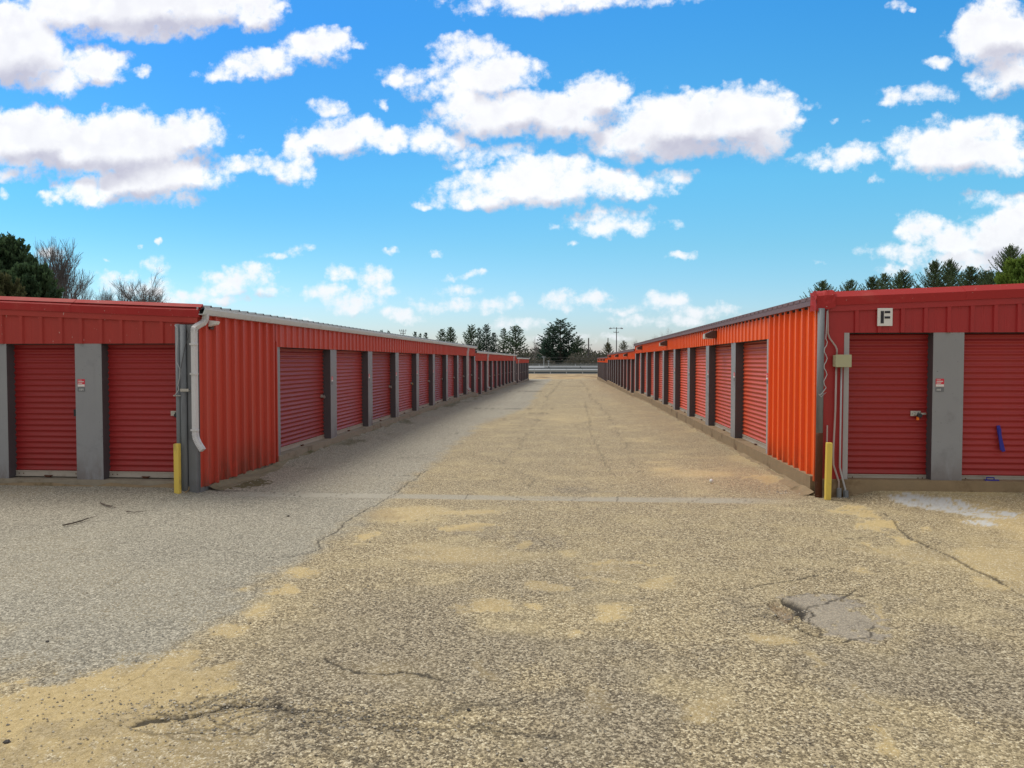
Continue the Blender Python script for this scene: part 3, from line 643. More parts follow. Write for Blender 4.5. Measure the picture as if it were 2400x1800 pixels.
        for (xa, xb, za, zb) in ((X - s*.02, rx, zr-.012, zr-.012+abs(rx-X)*slope), (rx, X+s*BW, zr-.012+abs(rx-X)*slope, zr-.012)):
            b.prism([(xa, ze-.03), (xb, ze-.03), (xb, zb-.006), (xa, za-.006)], lambda p, e, A=yy0+.05, B=yy1-.01: (p[0], A if e == 0 else B, p[1]))
        b.build('roof_deck', M['dark'], root)
        if L:                                     # box gutter
            b = MB(); xi, xo, zt, zb = X + .005, X + .13, ze+.062, ze-.045
            pr = [(xi, zt), (xi, zb), (xo-.035, zb), (xo-.018, zb+.03), (xo, zt-.035), (xo, zt), (xo-.008, zt), (xo-.008, zt-.03), (xo-.026, zb+.034), (xo-.04, zb+.008), (xi+.006, zb+.008), (xi+.006, zt)]
            b.prism(pr, lambda p, e: (p[0], yy0-.02 if e == 0 else yy1-.03, p[1])); b.build('gutter', M['gutter'], root)
        else:
            b = MB(); b.box((X-.085, yy0+.02, ze-.0), (X-.06, yy1-.02, ze+.128)); b.box((X-.06, yy0+.02, ze-.0), (X+.0, yy1-.02, ze+.012)); b.build('fascia', M['fascia'], root)
        if n == 0: DL[side] = (zr, slope)
    # far end corner strip and downspouts
    if L:
        for (yd, zt, zb) in ((37.6, 2.56, .45), (46.7, 2.32, .2), (68.1, 2.32, .0), (74.0, 2.07, -.1)):
            b = MB(); xo = X + .075
            b.tube([(xo, yd, zt), (xo, yd, zt-.10), (X+.05, yd-.06, zt-.30), (X+.05, yd-.06, zb+.12)], 0, 4, square=(.05, .036)); b.tube([(X+.05, yd-.06, zb+.12), (X+.08, yd-.06, zb+.03), (X+.2, yd-.06, zb-.04)], 0, 4, square=(.05, .036))
            b.build('downspout', M['spout'], root)
        b = MB(); yd = 10.16                        # near corner spout: ribbed elbows
        sx_ = X - .012
        path = [(X+.075, yd+.16, 2.57), (X+.075, yd+.155, 2.50), (X+.065, yd+.13, 2.45), (X+.02, yd+.05, 2.40), (sx_, yd+.0, 2.36), (sx_, yd-.01, 2.29), (sx_, yd-.01, .86), (sx_+.01, yd-.015, .80), (sx_+.05, yd-.03, .73), (sx_+.10, yd-.05, .67), (sx_+.13, yd-.06, .63)]
        b.tube(path, 0, 4, square=(.034, .030))
        for i in range(len(path)-1):
            if abs(path[i][2]-path[i+1][2]) < .5:
                A, B = Vector(path[i]), Vector(path[i+1])
                for t in (.1, .4, .7): b.tube([A.lerp(B, t), A.lerp(B, t+.12)], 0, 4, square=(.038, .034))
        for z in (2.12, 1.7, .90): b.box((sx_-.050, yd-.055, z), (sx_+.050, yd-.0, z+.025))
        b.build('downspout', M['spout'], root)
    # ---------------- front gable end
    mfront = M['frontL'] if L else M['front']
    zs, zh = (.18, 2.145) if L else (.21, 2.285)
    e0, e1 = (2.514, 2.616) if L else (2.655, 2.77)        # fascia bottom and break at the corner
    sl = .044 if L else .037
    if L: piers = [(-7.19, -6.78), (-8.65, -8.24), (-10.11, -9.70), (-11.57, -11.16)]; start = -5.64
    else: piers = [(4.96, 5.37), (6.49, 6.90), (8.02, 8.43), (9.55, 9.96)]; start = 3.84
    prev = start; locks = ['dark', 'only', 'disc', 'disc'] if L else ['orange', 'brass', 'disc', 'disc']
    for i, (a, bb) in enumerate(piers):
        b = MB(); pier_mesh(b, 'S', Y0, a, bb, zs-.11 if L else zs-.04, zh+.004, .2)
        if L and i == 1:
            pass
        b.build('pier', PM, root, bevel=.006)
        w0, w1 = (bb, prev) if L else (prev, a)
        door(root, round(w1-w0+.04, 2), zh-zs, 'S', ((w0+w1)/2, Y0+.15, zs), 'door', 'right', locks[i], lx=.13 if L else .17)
        prev = a if L else bb
    xend = X + s*BW
    b = MB(); x0, x1 = sorted((prev, xend)); ribbed(b, (x0, Y0, 0), (1, 0, 0), (0, -1, 0), x1-x0, zs-.05, zh, zh); b.build('wall', mfront, root)
    # header sheet, top closure strip
    b = MB(); xa = X - s*.0; rx = X + s*BW/2
    xst = start if L else X
    def ztop(x): return e0 + .02 + sl*min(abs(x-X), BW-abs(x-X))
    lx0, lx1 = sorted((X + s*.0, rx)); 
    if L:
        ribbed(b, (rx, Y0-.014, 0), (1, 0, 0), (0, -1, 0), abs(rx-start), zh, ztop(rx), ztop(start), .045)
        ribbed(b, (start, Y0-.014, 0), (1, 0, 0), (0, -1, 0), abs(start-X), 2.42, ztop(start), ztop(X), .5)
        ribbed(b, (xend, Y0-.014, 0), (1, 0, 0), (0, -1, 0), abs(rx-xend), zh, ztop(xend), ztop(rx), .1)
        b.box((xend+.01, Y0-.010, zh+.004), (start, Y0+.30, 2.50))
        b.box((start, Y0-.010, 2.424), (X-.004, Y0+.30, 2.50))
    else:
        ribbed(b, (X, Y0-.014, 0), (1, 0, 0), (0, -1, 0), abs(rx-X), zh, ztop(X), ztop(rx), .42)
        ribbed(b, (rx, Y0-.014, 0), (1, 0, 0), (0, -1, 0), abs(rx-xend), zh, ztop(rx), ztop(xend), .1)
        b.box((X+.004, Y0-.010, zh+.004), (xend-.01, Y0+.30, 2.62))
        b.box((X+.03, Y0-.018, .13), (3.77, Y0+.25, zh+.004))
    for (x0, x1) in ((X, rx), (rx, xend)):
        za, zb = ztop(x0)-.10, ztop(x1)-.10
        b.prism([(x0, za), (x1, zb), (x1, zb+.10), (x0, za+.10)], lambda p, e: (p[0], Y0-.046 if e == 0 else Y0-.012, p[1]))
    b.build('front_header', mfront, root)
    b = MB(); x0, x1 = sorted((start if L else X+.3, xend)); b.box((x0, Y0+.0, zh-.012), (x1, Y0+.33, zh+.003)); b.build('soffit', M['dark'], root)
    # rake trim: vertical face, then a lip sloping up and back, lapped at the joints
    b = MB()
    hface = e1 - e0
    segs = [(X - s*.03, X + s*1.9, 0), (X + s*1.88, X + s*BW/2, .003), (X + s*BW/2, X + s*(BW+.03), 0)]
    for (xa, xb, off) in segs:
        def zz(x): return e0 + sl*min(abs(x-X), BW-abs(x-X))
        pr = [(-.062, 0), (-.062, hface), (.075, hface+(.095 if L else .085)), (.085, hface+.07), (-.04, hface-.01), (-.04, .0)]
        b.prism(pr, lambda p, e, xa=xa, xb=xb, off=off: ((xa if e == 0 else xb), Y0 + p[0]-off, zz(xa if e == 0 else xb) + p[1]+off))
    if not L:     # crumpled cap at the corner
        rr = random.Random(4)
        P = [[Vector((X-.10+.05*i, Y0-.085-.02*rr.random()+ (0.05 if j > 3 else 0)+.012*j, e0-.07+.062*j + rr.uniform(-.012, .016) + .01*i)) for j in range(5)] for i in range(6)]
        for i in range(5):
            for j in range(4):
                b.face(P[i][j], P[i+1][j], P[i+1][j+1]); b.face(P[i][j], P[i+1][j+1], P[i][j+1])
        Q = [[Vector((X-.10-.015*rr.random(), Y0-.085+.09*i, e0-.06+.065*j + rr.uniform(-.01, .015))) for j in range(5)] for i in range(4)]
        for i in range(3):
            for j in range(4): b.face(Q[i][j], Q[i][j+1], Q[i+1][j+1], Q[i+1][j])
        for i in range(5): b.face(P[i][4], P[i+1][4], (X-.1+.05*(i+1), Y0+.12, e0+.225), (X-.1+.05*i, Y0+.12, e0+.215))
    b.build('rake_trim', M['trim'], root)
    if L:
        b = MB(); b.box((-5.645, Y0-.02, zs), (-5.62, Y0+.1, zh)); b.build('door_jamb', M['jamb'], root)
        b = MB(); b.box((-5.62, Y0+.0, -.05), (X-.002, Y0+.3, 2.42)); b.box((-5.465, Y0-.06, -.05), (X-.022, Y0-.002, 2.41)); b.build('corner_post', M['greypost'], root)
    else:
        b = MB(); b.box((3.77, Y0-.024, zs-.02), (3.838, Y0+.16, zh)); b.build('door_jamb', M['jamb'], root)
        b = MB(); b.box((X+.0, Y0+.005, -.02), (X+.29, Y0+.3, .4)); b.build('corner_footing', M['concreteR'], root)
    return root
DL = {}
row('L'); row('R')

# ------------------------------------------------------------------ things at the two corners
def single(name, mb, mats, label, cat, group=None, **kw):
    o = mb.build(name, mats, **kw); return tag(o, label, cat, group)
rr = random.Random(11)
def wob(p0, p1, n, amp): return [Vector(p0).lerp(Vector(p1), i/n) + Vector((amp*rr.uniform(-1, 1), 0, 0)) for i in range(n+1)]
t = empty('service_pole', (-5.57, YL-.06, 0), 'pair of weathered grey pipes strapped upright at the left building corner', 'pipe')
b = MB(); b.tube([(-5.592, YL-.075, .0), (-5.592, YL-.075, 2.42)], .036, 14); b.build('pipe', M['pole'], t, smooth=True)
b = MB(); b.tube([(-5.510, YL-.085, .0), (-5.512, YL-.085, 2.41)], .042, 14); b.build('pipe', M['pole'], t, smooth=True)
b = MB(); b.tube([(-5.50, YL-.13, 1.47), (-5.42, YL-.13, 1.475), (-5.36, YL-.045, 1.47)], .008, 5)
b.tube([(-5.64, YL-.125, 1.40), (-5.53, YL-.128, 1.40)], .010, 5); b.box((-5.535, YL-.14, 1.46), (-5.41, YL-.134, 1.50)); b.build('strap', M['steel'], t)
t = empty('loose_cable', (-5.56, YL-.14, 1.4), 'thin pale cable looping down the grey pipes at the left building corner', 'cable')
b = MB(); b.tube([(-5.60, YL-.14, 2.40), (-5.56, YL-.15, 2.36), (-5.555, YL-.15, 2.2), (-5.58, YL-.15, 2.0), (-5.575, YL-.15, 1.88), (-5.52, YL-.16, 1.78), (-5.53, YL-.16, 1.65), (-5.56, YL-.15, 1.55), (-5.55, YL-.15, 1.48), (-5.62, YL-.14, 1.40)], .006, 5); b.build('cable', M['wire'], t)
b = MB(); b.tube([(-5.44, YL-.13, 2.38), (-5.40, YL-.13, 2.25), (-5.45, YL-.14, 2.10), (-5.51, YL-.15, 1.8), (-5.55, YL-.15, 1.6), (-5.57, YL-.15, 1.48)], .005, 5); b.build('cable', M['darkwire'], t)
def bollard(x, y, h, label, lean=0):
    b = MB(); w = .037
    b.prism([(-w, -w), (w, -w), (w, w), (-w, w)], lambda p, e: (x + p[0] + (lean if e else 0), y + p[1], -.05 if e == 0 else h))
    return single('bollard', b, M['yellow'], label, 'bollard', 'yellow corner bollards', bevel=.008)
bollard(-5.535, 10.02, .73, 'short square yellow post with dark scuffs in front of grey pipes at left building corner')
bollard(3.50, 10.42, .78, 'short square yellow post leaning slightly at the orange wall corner on the right', .012)
t = empty('corner_pole', (3.44, YR-.06, 0), 'weathered grey round pole with rusty foot at the right building corner', 'pole')
b = MB(); b.tube([(3.435, YR-.07, .90), (3.44, YR-.07, 2.62)], .046, 14); b.build('pole', M['pole'], t, smooth=True)
b = MB(); b.tube([(3.435, YR-.07, 0), (3.435, YR-.07, .86), (3.435, YR-.07, .93)], [.048, .048, .044], 14); b.build('rusty_foot', M['rust'], t, smooth=True)
t = empty('loose_cable', (3.46, YR-.14, 1.5), 'pale wavy cable hanging beside the grey pole at the right building corner', 'cable')
b = MB(); pts = [(3.50, YR-.13, 2.58)] + [(3.485 + .022*math.sin(i*1.3), YR-.135, 2.2 - i*.045) for i in range(16)] + [(3.45, YR-.135, 1.46), (3.42, YR-.135, 1.43), (3.50, YR-.135, 1.46), (3.43, YR-.14, 1.40), (3.40, YR-.13, 1.44)]
b.tube(pts, .006, 5); b.build('cable', M['wire'], t)
t = empty('electrical_box', (3.71, YR-.1, 1.89), 'beige electrical box mounted on red panel beside first right hand door', 'electrical box')
b = MB(); b.box((3.615, YR-.155, 1.815), (3.815, YR-.03, 1.975)); b.build('housing', M['boxm'], t, bevel=.006)
b = MB(); b.box((3.609, YR-.168, 1.809), (3.821, YR-.157, 1.981)); b.build('cover', M['boxm'], t, bevel=.004)
t = empty('conduit', (3.7, YR-.08, 0), 'pale conduit pipes running above and below the beige electrical box', 'conduit')
b = MB(); b.tube([(3.53, YR-.06, 2.60), (3.535, YR-.06, 2.28), (3.56, YR-.06, 2.21), (3.64, YR-.06, 2.10), (3.66, YR-.06, 2.05), (3.66, YR-.06, 1.98)], .012, 8); b.build('pipe', M['conduit'], t, smooth=True)
b = MB(); b.tube([(3.655, YR-.06, 1.81), (3.65, YR-.06, 1.2), (3.63, YR-.06, .62), (3.635, YR-.06, .45), (3.71, YR-.06, .22), (3.705, YR-.07, .02)], .013, 8); b.build('pipe', M['conduit'], t, smooth=True)
b = MB(); b.tube([(3.725, YR-.06, 1.81), (3.72, YR-.06, .42), (3.74, YR-.07, .32), (3.79, YR-.08, .12), (3.79, YR-.08, .0)], .013, 8); b.build('pipe', M['wire'], t, smooth=True)
b = MB(); b.tube([(3.705, YR-.09, -.02), (3.705, YR-.09, .13)], .032, 8); b.tube([(3.80, YR-.09, -.02), (3.795, YR-.09, .10)], .036, 6); b.build('foot_cap', M['pole'], t)
b = MB(); b.tube([(3.545, YR-.06, 1.0), (3.54, YR-.06, .3)], .010, 6); b.build('pipe', M['conduit'], t)

# letter board
t = empty('letter_sign', (4.295, YR-.06, 2.49), 'white square board with black letter F on the right front header', 'sign')
x0, x1, z0, z1 = 4.195, 4.395, 2.375, 2.62
b = MB(); b.box((x0, YR-.062, z0), (x1, YR-.046, z1)); b.build('board', M['white'], t, bevel=.003)
b = MB(); yb_ = YR-.0665
b.box((x0+.042, yb_, z0+.036), (x0+.082, YR-.0620, z1-.040)); b.box((x0+.093, yb_, z1-.070), (x0+.166, YR-.0620, z1-.040)); b.box((x0+.093, yb_, z1-.144), (x0+.166, YR-.0620, z1-.114)); b.build('letter', M['black'], t)

# unit stickers and number plates
def glyphs(mb, s, x, z, h, put):
    SEG = {'0': 'abcdef', '1': 'bc', '4': 'fgbc', '9': 'abcdfg', '2': 'abged', '3': 'abgcd', '5': 'afgcd', '6': 'afgedc', '7': 'abc', '8': 'abcdefg'}
    w = h*.5; tck = h*.16
    for ch in s:
        for q in SEG[ch]:
            r_ = {'a': (0, h-tck, w, h), 'd': (0, 0, w, tck), 'g': (0, h/2-tck/2, w, h/2+tck/2), 'f': (0, h/2, tck, h), 'b': (w-tck, h/2, w, h), 'e': (0, 0, tck, h/2), 'c': (w-tck, 0, w, h/2)}[q]
            put(mb, x+r_[0], z+r_[1], x+r_[2], z+r_[3])
        x += w*1.35
def sticker(loc, face, num, label, small=False):
    """red and white notice above a grey number plate, stuck on a pier"""
    t = empty('unit_notice', loc, label, 'notice', 'unit notices and number plates on the piers', {'S': 0, 'E': math.pi/2, 'W': -math.pi/2}[face])
    def put(mb, xa, za, xb, zb, y=-.0045): mb.box((xa, y, za), (xb, 0.001, zb))
    h = MB(); h.box((-.065, -.003, .065), (.045, .0, .175)); a = h.build('notice', M['stickred'], t, loc=(0, 0, 0))
    h = MB(); put(h, -.063, .067, .043, .098)
    for z, x in ((.158, .0), (.140, .03), (.133, .03), (.116, .01), (.109, .0)): put(h, -.055, z, x, z+.005)
    o = h.build('print', M['white'], a, loc=(0, 0, 0))
    h = MB(); h.box((-.065, -.003, -.005), (.045, .0, .055)); a = h.build('number_plate', M['stickgrey'], t, loc=(0, 0, 0))
    if num:
        h = MB(); glyphs(h, num, -.052, .008, .030, put); h.build('number', M['white'], a, loc=(0, 0, 0))
sticker((-7.085, YL-.0125, 1.455), 'S', '1104', 'red and white notice over number 1104 on the grey front pier at left')
sticker((5.065, YR-.0125, 1.475), 'S', '900', 'red and white notice over number 900 on the grey front pier at right')
ORD = ['first', 'second', 'third', 'fourth', 'fifth', 'sixth']
for k in range(6):
    sticker((XL+.0125, 16.05 + PITCH*k + .11, 1.37), 'E', None, 'small notice on the %s wide alley pier of the left row' % ORD[k])
for k in range(4):
    sticker((XR-.0125, 16.05 + PITCH*k + .09, 1.47), 'W', None, 'small notice on the %s wide alley pier of the right row' % ORD[k])
sticker((XR-.0125, 13.47, 1.50), 'W', None, 'small notice on the narrow jamb between orange wall and first alley door')
# wall lamps on the right header
def wall_lamp(Y, z, k, where):
    t = empty('wall_lamp', (XR-.03, Y, z), 'dark wedge shaped wall lamp on the orange header, ' + where, 'lamp', 'wall lamps along the right header')
    b = MB(); b.prism([(0, -.09), (0, .09), (-.08, .10), (-.26, .02), (-.26, -.06), (-.20, -.075)], lambda p, e: (XR-.025+p[0], Y + (-.15 if e == 0 else .15), z+p[1])); b.build('housing', M['lamp'], t, bevel=.008)
    b = MB(); b.prism([(-.262, -.058), (-.262, .018), (-.275, .012), (-.275, -.10), (-.10, -.105), (-.10, -.086), (-.20, -.079)], lambda p, e: (XR-.025+p[0], Y + (-.13 if e == 0 else .13), z+p[1])); b.build('lens', M['lens'], t)
WH = ['nearest the camera', 'second from the camera', 'third from the camera', 'first on the middle lower section', 'second on the middle section', 'last on the middle section', 'first on the farthest section', 'second on the farthest section', 'last in the row']
for k, (Y, z) in enumerate([(18.2, 2.52), (27.2, 2.52), (36.6, 2.52), (46, 2.25), (55, 2.25), (65, 2.25), (77, 1.97), (84, 1.97), (92, 1.97)]): wall_lamp(Y, z, k, WH[k])
t = empty('flood_lamp', (XL+.05, 10.55, 2.44), 'small white flood lamp under the gutter beside the left corner downspout', 'lamp')
b = MB(); b.tube([(XL+.0, 10.6, 2.40), (XL+.06, 10.55, 2.40), (XL+.09, 10.50, 2.42)], .016, 6); b.box((XL+.0, 10.55, 2.36), (XL+.03, 10.66, 2.45)); b.build('bracket', M['lamp'], t)
b = MB(); b.prism([(0, 0), (.11, .03), (.13, .075), (.02, .09)], lambda p, e: (XL+.055+p[0], 10.42 if e == 0 else 10.54, 2.395+p[1])); b.build('lamp_head', M['white'], t, bevel=.005)

# blue strap, blue lock, ball, twigs, rubble
b = MB(); b.tube([(5.905, YR+.118, 1.0), (5.915, YR+.112, .90), (5.94, YR+.108, .78), (5.975, YR+.105, .64)], 0, 4, square=(.022, .006)); b.tube([(5.92, YR+.110, .96), (5.925, YR+.10, .80), (5.945, YR+.10, .66)], 0, 4, square=(.018, .005))
single('strap', b, M['blue'], 'blue fabric strap hanging on the second front door at right', 'strap')
b = MB(); b.box((5.68, YR-.02, .225), (5.86, YR+.03, .262)); b.tube([(5.70, YR+.0, .262), (5.70, YR+.0, .29), (5.80, YR+.0, .29), (5.80, YR+.0, .262)], .008, 6)
single('lock', b, M['blue'], 'blue lock lying at the foot of the second front door at right', 'lock', bevel=.008)
import bmesh
def rock(name, c, r, m, label, cat, group=None, sq=.6, jag=.25, sub=2):
    bm = bmesh.new(); bmesh.ops.create_icosphere(bm, subdivisions=sub, radius=r)
    for v in bm.verts: v.co *= 1 + random.uniform(-jag, jag); v.co.z *= sq
    me_ = bpy.data.meshes.new(name); bm.to_mesh(me_); bm.free(); me_.materials.append(m)
    o = bpy.data.objects.new(name, me_); COL.objects.link(o); o.location = c; return tag(o, label, cat, group)
o = rock('ball', (2.17, 11.68, .035), .028, M['white'], 'small white ball lying alone in the middle of the alley', 'ball', sq=1, jag=0, sub=3)
def twig(px_, label):
    b = MB(); P = [Vector((*gp(*q), .02)) for q in px_]; b.tube(P, [.009]*(len(P)-1)+[.003], 5)
    Pm = P[len(P)//2]; b.tube([Pm, Pm + (P[-1]-P[0]).normalized()*.15 + Vector((.02, .08, .01))], [.005, .002], 4)
    single('twig', b, M['bark'], label, 'twig', 'twigs on the asphalt')
twig([(147, 1235), (170, 1230), (192, 1224), (208, 1217)], 'longest dry twig lying on grey asphalt in front of left doors')
twig([(235, 1182), (250, 1188), (272, 1194)], 'thin bent twig just right of the longest twig, closer to the doors')
twig([(297, 1203), (314, 1204)], 'shortest brown twig on the asphalt before the left corner bollard')
for (x, y, r, l) in [(1244+0, 1210, .03, ''),]: pass
M['stone'] = mat('dark_stone', (0.06, 0.055, 0.05), .9); M['tanstone'] = mat('tan_stone', (0.34, 0.29, 0.21), .9, .25, 20, bump=.5, bscale=80)
for q, r, l in [(r1(1245, 204), .03, 'small dark stone on grey asphalt left of the drain strip'), (r1(205, 748), .022, 'black pebble on grey asphalt at left'), (r1(2025, 1045), .022, 'dark pebble near the bottom centre of the yard'),
             (r1(30, 1185), .03, 'dark pebble on the tan sand in the bottom left corner'), (r2(38, 1262), .02, 'black pebble at the bottom edge near the centre')]:
    rock('pebble', (q[0], q[1], .008), r*.55, M['stone'], l, 'pebble', 'loose pebbles', sub=2)
# loose gravel: too many to count
b = MB(); rg = random.Random(9)
def chip(x, y, r, z=.008):
    pts = []; n = 5; a0 = rg.random()*6
    for i in range(n): a = a0 + i*2*math.pi/n; q = r*rg.uniform(.6, 1.1); pts.append(Vector((x+q*math.cos(a), y+q*math.sin(a)*.8, z)))
    top = Vector((x + rg.uniform(-.2, .2)*r, y + rg.uniform(-.2, .2)*r, z + r*rg.uniform(.35, .8)))
    b.k = rg.choice((0, 0, 1, 2))
    for i in range(n): b.face(pts[i], pts[(i+1) % n], top)
M['palestone'] = mat('pale_stone', (0.52, 0.48, 0.40), .9, .2, 20)
M['greystone'] = mat('grey_stone', (0.20, 0.19, 0.17), .9, .2, 20)
for i in range(5000):
    y = 3.1*math.exp(rg.random()**1.4*1.35); x = y*rg.uniform(-.85, .68)
    chip(x, y, rg.uniform(.003, .008) + (.004 if rg.random() < .05 else 0))
for i in range(900):
    y = 10.8 + 30*rg.random()**1.5; x = XR - .12 - abs(rg.gauss(0, .35)); chip(x, y, rg.uniform(.006, .022), gz(y)+.008)
for i in range(350):
    y = 10.5 + 25*rg.random()**1.5; x = XL + .1 + abs(rg.gauss(0, .15)); chip(x, y, rg.uniform(.005, .014), gz(y)+.008)
for i in range(260): chip(rg.uniform(-8.5, -5.7), YL - .12 - abs(rg.gauss(0, .08)), rg.uniform(.005, .014))
for i in range(260): chip(rg.uniform(3.6, 6.8), YR - .12 - abs(rg.gauss(0, .08)), rg.uniform(.005, .016))
c0 = r1(1150, 1060)
for i in range(700): chip(c0[0] + rg.gauss(0, .55), c0[1] + rg.gauss(0, .12), rg.uniform(.004, .011))
c0 = r2(1200, 640)
for i in range(160): chip(c0[0] + rg.gauss(0, .16), c0[1] + rg.gauss(0, .12), rg.uniform(.004, .011))
o = b.build('gravel', [M['tanstone'], M['greystone'], M['palestone']]); tag(o, 'loose stone chips scattered over the worn asphalt', 'gravel', kind='stuff')
# dirt washed up along the slabs
def berm(name, pts, wdt, h, label, m):
    b = MB(); n = len(pts); q = random.Random(3); rows = []
    for i, p in enumerate(pts):
        rows.append([(p[0] + p[2]*wdt*t*(1+.35*q.uniform(-1, 1)*(t > 0)), p[1] + p[3]*wdt*t*(1+.35*q.uniform(-1, 1)*(t > 0)), gz(p[1]) + .002 + h*(1-t)**1.6*q.uniform(.5, 1.15)) for t in (0, .2, .45, .7, 1)])
        rows[-1][-1] = (*rows[-1][-1][:2], gz(p[1])-.004)
    for i in range(n-1):
        for j in range(4): b.face(rows[i][j], rows[i+1][j], rows[i+1][j+1], rows[i][j+1])
    tag(b.build(name, m, smooth=False), label, 'dirt', kind='stuff')
M['plain'] = asphalt_mat(False)
M['dirt'] = mat('dirt', (0.27, 0.20, 0.12), .95, .3, 8, (0.09, 0.07, 0.03), 3, .8, .6, 60)
M['mossdirt'] = mat('mossy_dirt', (0.21, 0.18, 0.12), .95, .3, 8, (0.06, 0.06, 0.015), 2, .8, .6, 60)
berm('dirt', [(XL+.02+.035*min(1,max(0,i-6)), 10.45+.35*i, 1, 0) for i in range(88)], .30, .09, 'mossy dirt washed against the left alley slab', M['mossdirt'])
berm('dirt', [(XR-.065, 10.7+.35*i, -1, 0) for i in range(88)], .26, .08, 'dark dirt washed against the right alley slab', M['dirt'])
berm('dirt', [(-5.45-.3*i, YL-.055, 0, -1) for i in range(23)], .16, .135, 'brown dirt along the slab under the left front doors', M['dirt'])
berm('dirt', [(3.9+.3*i, YR-.055, 0, -1) for i in range(24)], .20, .07, 'brown dirt along the slab under the right front doors', M['dirt'])

# ------------------------------------------------------------------ beyond the alley
def guardrail(Y, x0, x1, zc, hgt, m, pm, label, step, base, posts=True):
    t = empty('guardrail', ((x0+x1)/2, Y, base), label, 'guardrail', 'rails beyond the end of the alley')
    b = MB(); h = hgt/2; pr = [(0, -h), (-.08, -h*.6), (-.08, -h*.35), (0, -.02), (0, .02), (-.08, h*.35), (-.08, h*.6), (0, h), (.02, h), (.02, -h)]
    b.prism(pr, lambda p, e: (x0 if e == 0 else x1, Y+p[0], zc+p[1])); b.build('rail', m, t)
    if posts:
        x = x0 + 1
        while x < x1: b = MB(); b.box((x-.1, Y+.022, base-.2), (x+.1, Y+.2, zc+h+.06)); b.build('post', pm, t); x += step
gb = gz(140)
guardrail(140, -14, 22, gb+.62, .42, M['galv'], M['galv'], 'nearest galvanised guardrail on posts behind the sandy verge', 3.02, gb)
def barrier(Y, z0, z1, m, label, name='barrier_wall', x0=-40, x1=50, thick=.3):
    b = MB(); b.prism([(-thick/2-.1, z0), (-thick/2-.1, z0+(z1-z0)*.3), (-thick/2, z0+(z1-z0)*.45), (-thick/2, z1), (thick/2, z1), (thick/2, z0)], lambda p, e: (x0 if e == 0 else x1, Y+p[0], p[1]))
    return single(name, b, m, label, 'barrier', 'low barriers of the track beyond the verge')
def zy(py, Y): return 1.9 - (py-845)/FPX*Y
barrier(152, gz(152)-.1, zy(866.8, 152), M['darkwall'], 'dark barrier base just behind the nearest guardrail')
barrier(153.5, zy(868, 153.5), zy(864.3, 153.5), M['whitewall'], 'lowest white barrier above the nearest guardrail')
barrier(168, gz(168)-.1, zy(861.8, 168), M['darkwall'], 'dark barrier between the two white bands beyond the verge')
barrier(170, zy(863, 170), zy(857.0, 170), M['whitewall'], 'tallest white barrier band in front of the brush')
guardrail(185, -45, 55, zy(853.6, 185), .10, M['galv'], M['galv'], 'thin far fence rail at the foot of the brush', 9, gz(185))
guardrail(166, -6, 30, zy(860.2, 166), .14, M['darkwall'], M['darkwall'], 'thin dark rail crossing the white barrier', 7, gz(166))

rp = random.Random(21)
def pine_mesh(seed, h=1.0, spread=.26, dens=1.0, gap=.0, lowest=.12, tri=.030, droop=.0, bushy=0, step=1.0, lift=1.0):
    """unit-height white pine: whorls of limbs sweeping up at the tips, carrying needle tufts"""
    q = random.Random(seed); cr = MB(); tr = MB(); 
    lean = q.uniform(-.02, .02)
    tr.tube([(0, 0, -.02), (lean*.3, 0, .3), (lean*.7, .005, .7), (lean, 0, .97)], [.016, .013, .007, .002], 6)
    z = lowest; wh = 0
    while z < .985:
        f = (z-lowest)/(1-lowest)
        prof = (1-f)**(.68 if step == 1.0 else .95)*(.55+.45*min(1, f*5)) if not bushy else max(.05, (1-f**2.2))**.6*(.8+.2*min(1, f*4))
        nb = int((5 + 4*q.random())*dens)
        a0 = q.random()*6.28
        for k in range(nb):
            if q.random() < gap: continue
            a = a0 + k*6.283/nb + q.uniform(-.35, .35); L = spread*prof*q.uniform(.5, 1.25) + (.02 if step == 1.0 else .003)
            rise = (.10 + .75*f - droop)*L*lift; dx, dy = math.cos(a), math.sin(a)
            P = []; zb = z + q.uniform(-.01, .01)
            for t in (0, .4, .75, 1): P.append(Vector((dx*L*t + lean*z, dy*L*t, zb + rise*t*.5 + L*.30*t*t - L*.08*math.sin(t*3.1))))
            tr.tube(P, [.0035*(1-f*.5), .0025, .0015, .0006], 3, caps=False)
            nt_ = max(3, int(L/(.017 if step == 1.0 else .007)*dens))
            for j in range(nt_):
                t = .22 + .78*(j+q.random())/nt_; s_ = t*3; i_ = min(2, int(t/.4) if t < .8 else 2)
                tt = [0, .4, .75, 1]; i_ = 0 if t < .4 else (1 if t < .75 else 2); u_ = (t-tt[i_])/(tt[i_+1]-tt[i_]); c = P[i_].lerp(P[i_+1], min(1, u_))
                wdt = L*.15*(1.15-t) + (.005 if step == 1.0 else .001)
                c = c + Vector((-dy, dx, 0))*q.uniform(-1, 1)*wdt + Vector((0, 0, q.uniform(-.3, .9)*tri*.35))
                for m_ in range(5):
                    s = tri*q.uniform(.55, 1.15); d = Vector((dx*.8 + q.uniform(-1, 1), dy*.8 + q.uniform(-1, 1), q.uniform(-.15, 1.0))).normalized()
                    e = d.cross(Vector((q.uniform(-1, 1), q.uniform(-1, 1), q.uniform(-1, 1)))).normalized()*s*.26
                    cr.face(c - e, c + d*s*.6 + e*1.1, c + d*s, c + d*s*.5 - e*1.1)
        z += (.034 + .022*q.random())*(1.0 - .40*f)*step*(1.25 if not bushy else .85)
    return tr, cr
PV = {}
def pine_variant(key, *a, **k):
    tr, cr = pine_mesh(*a, **k); PV[key] = (tr, cr, k['spread'], k.get('lowest', .12))
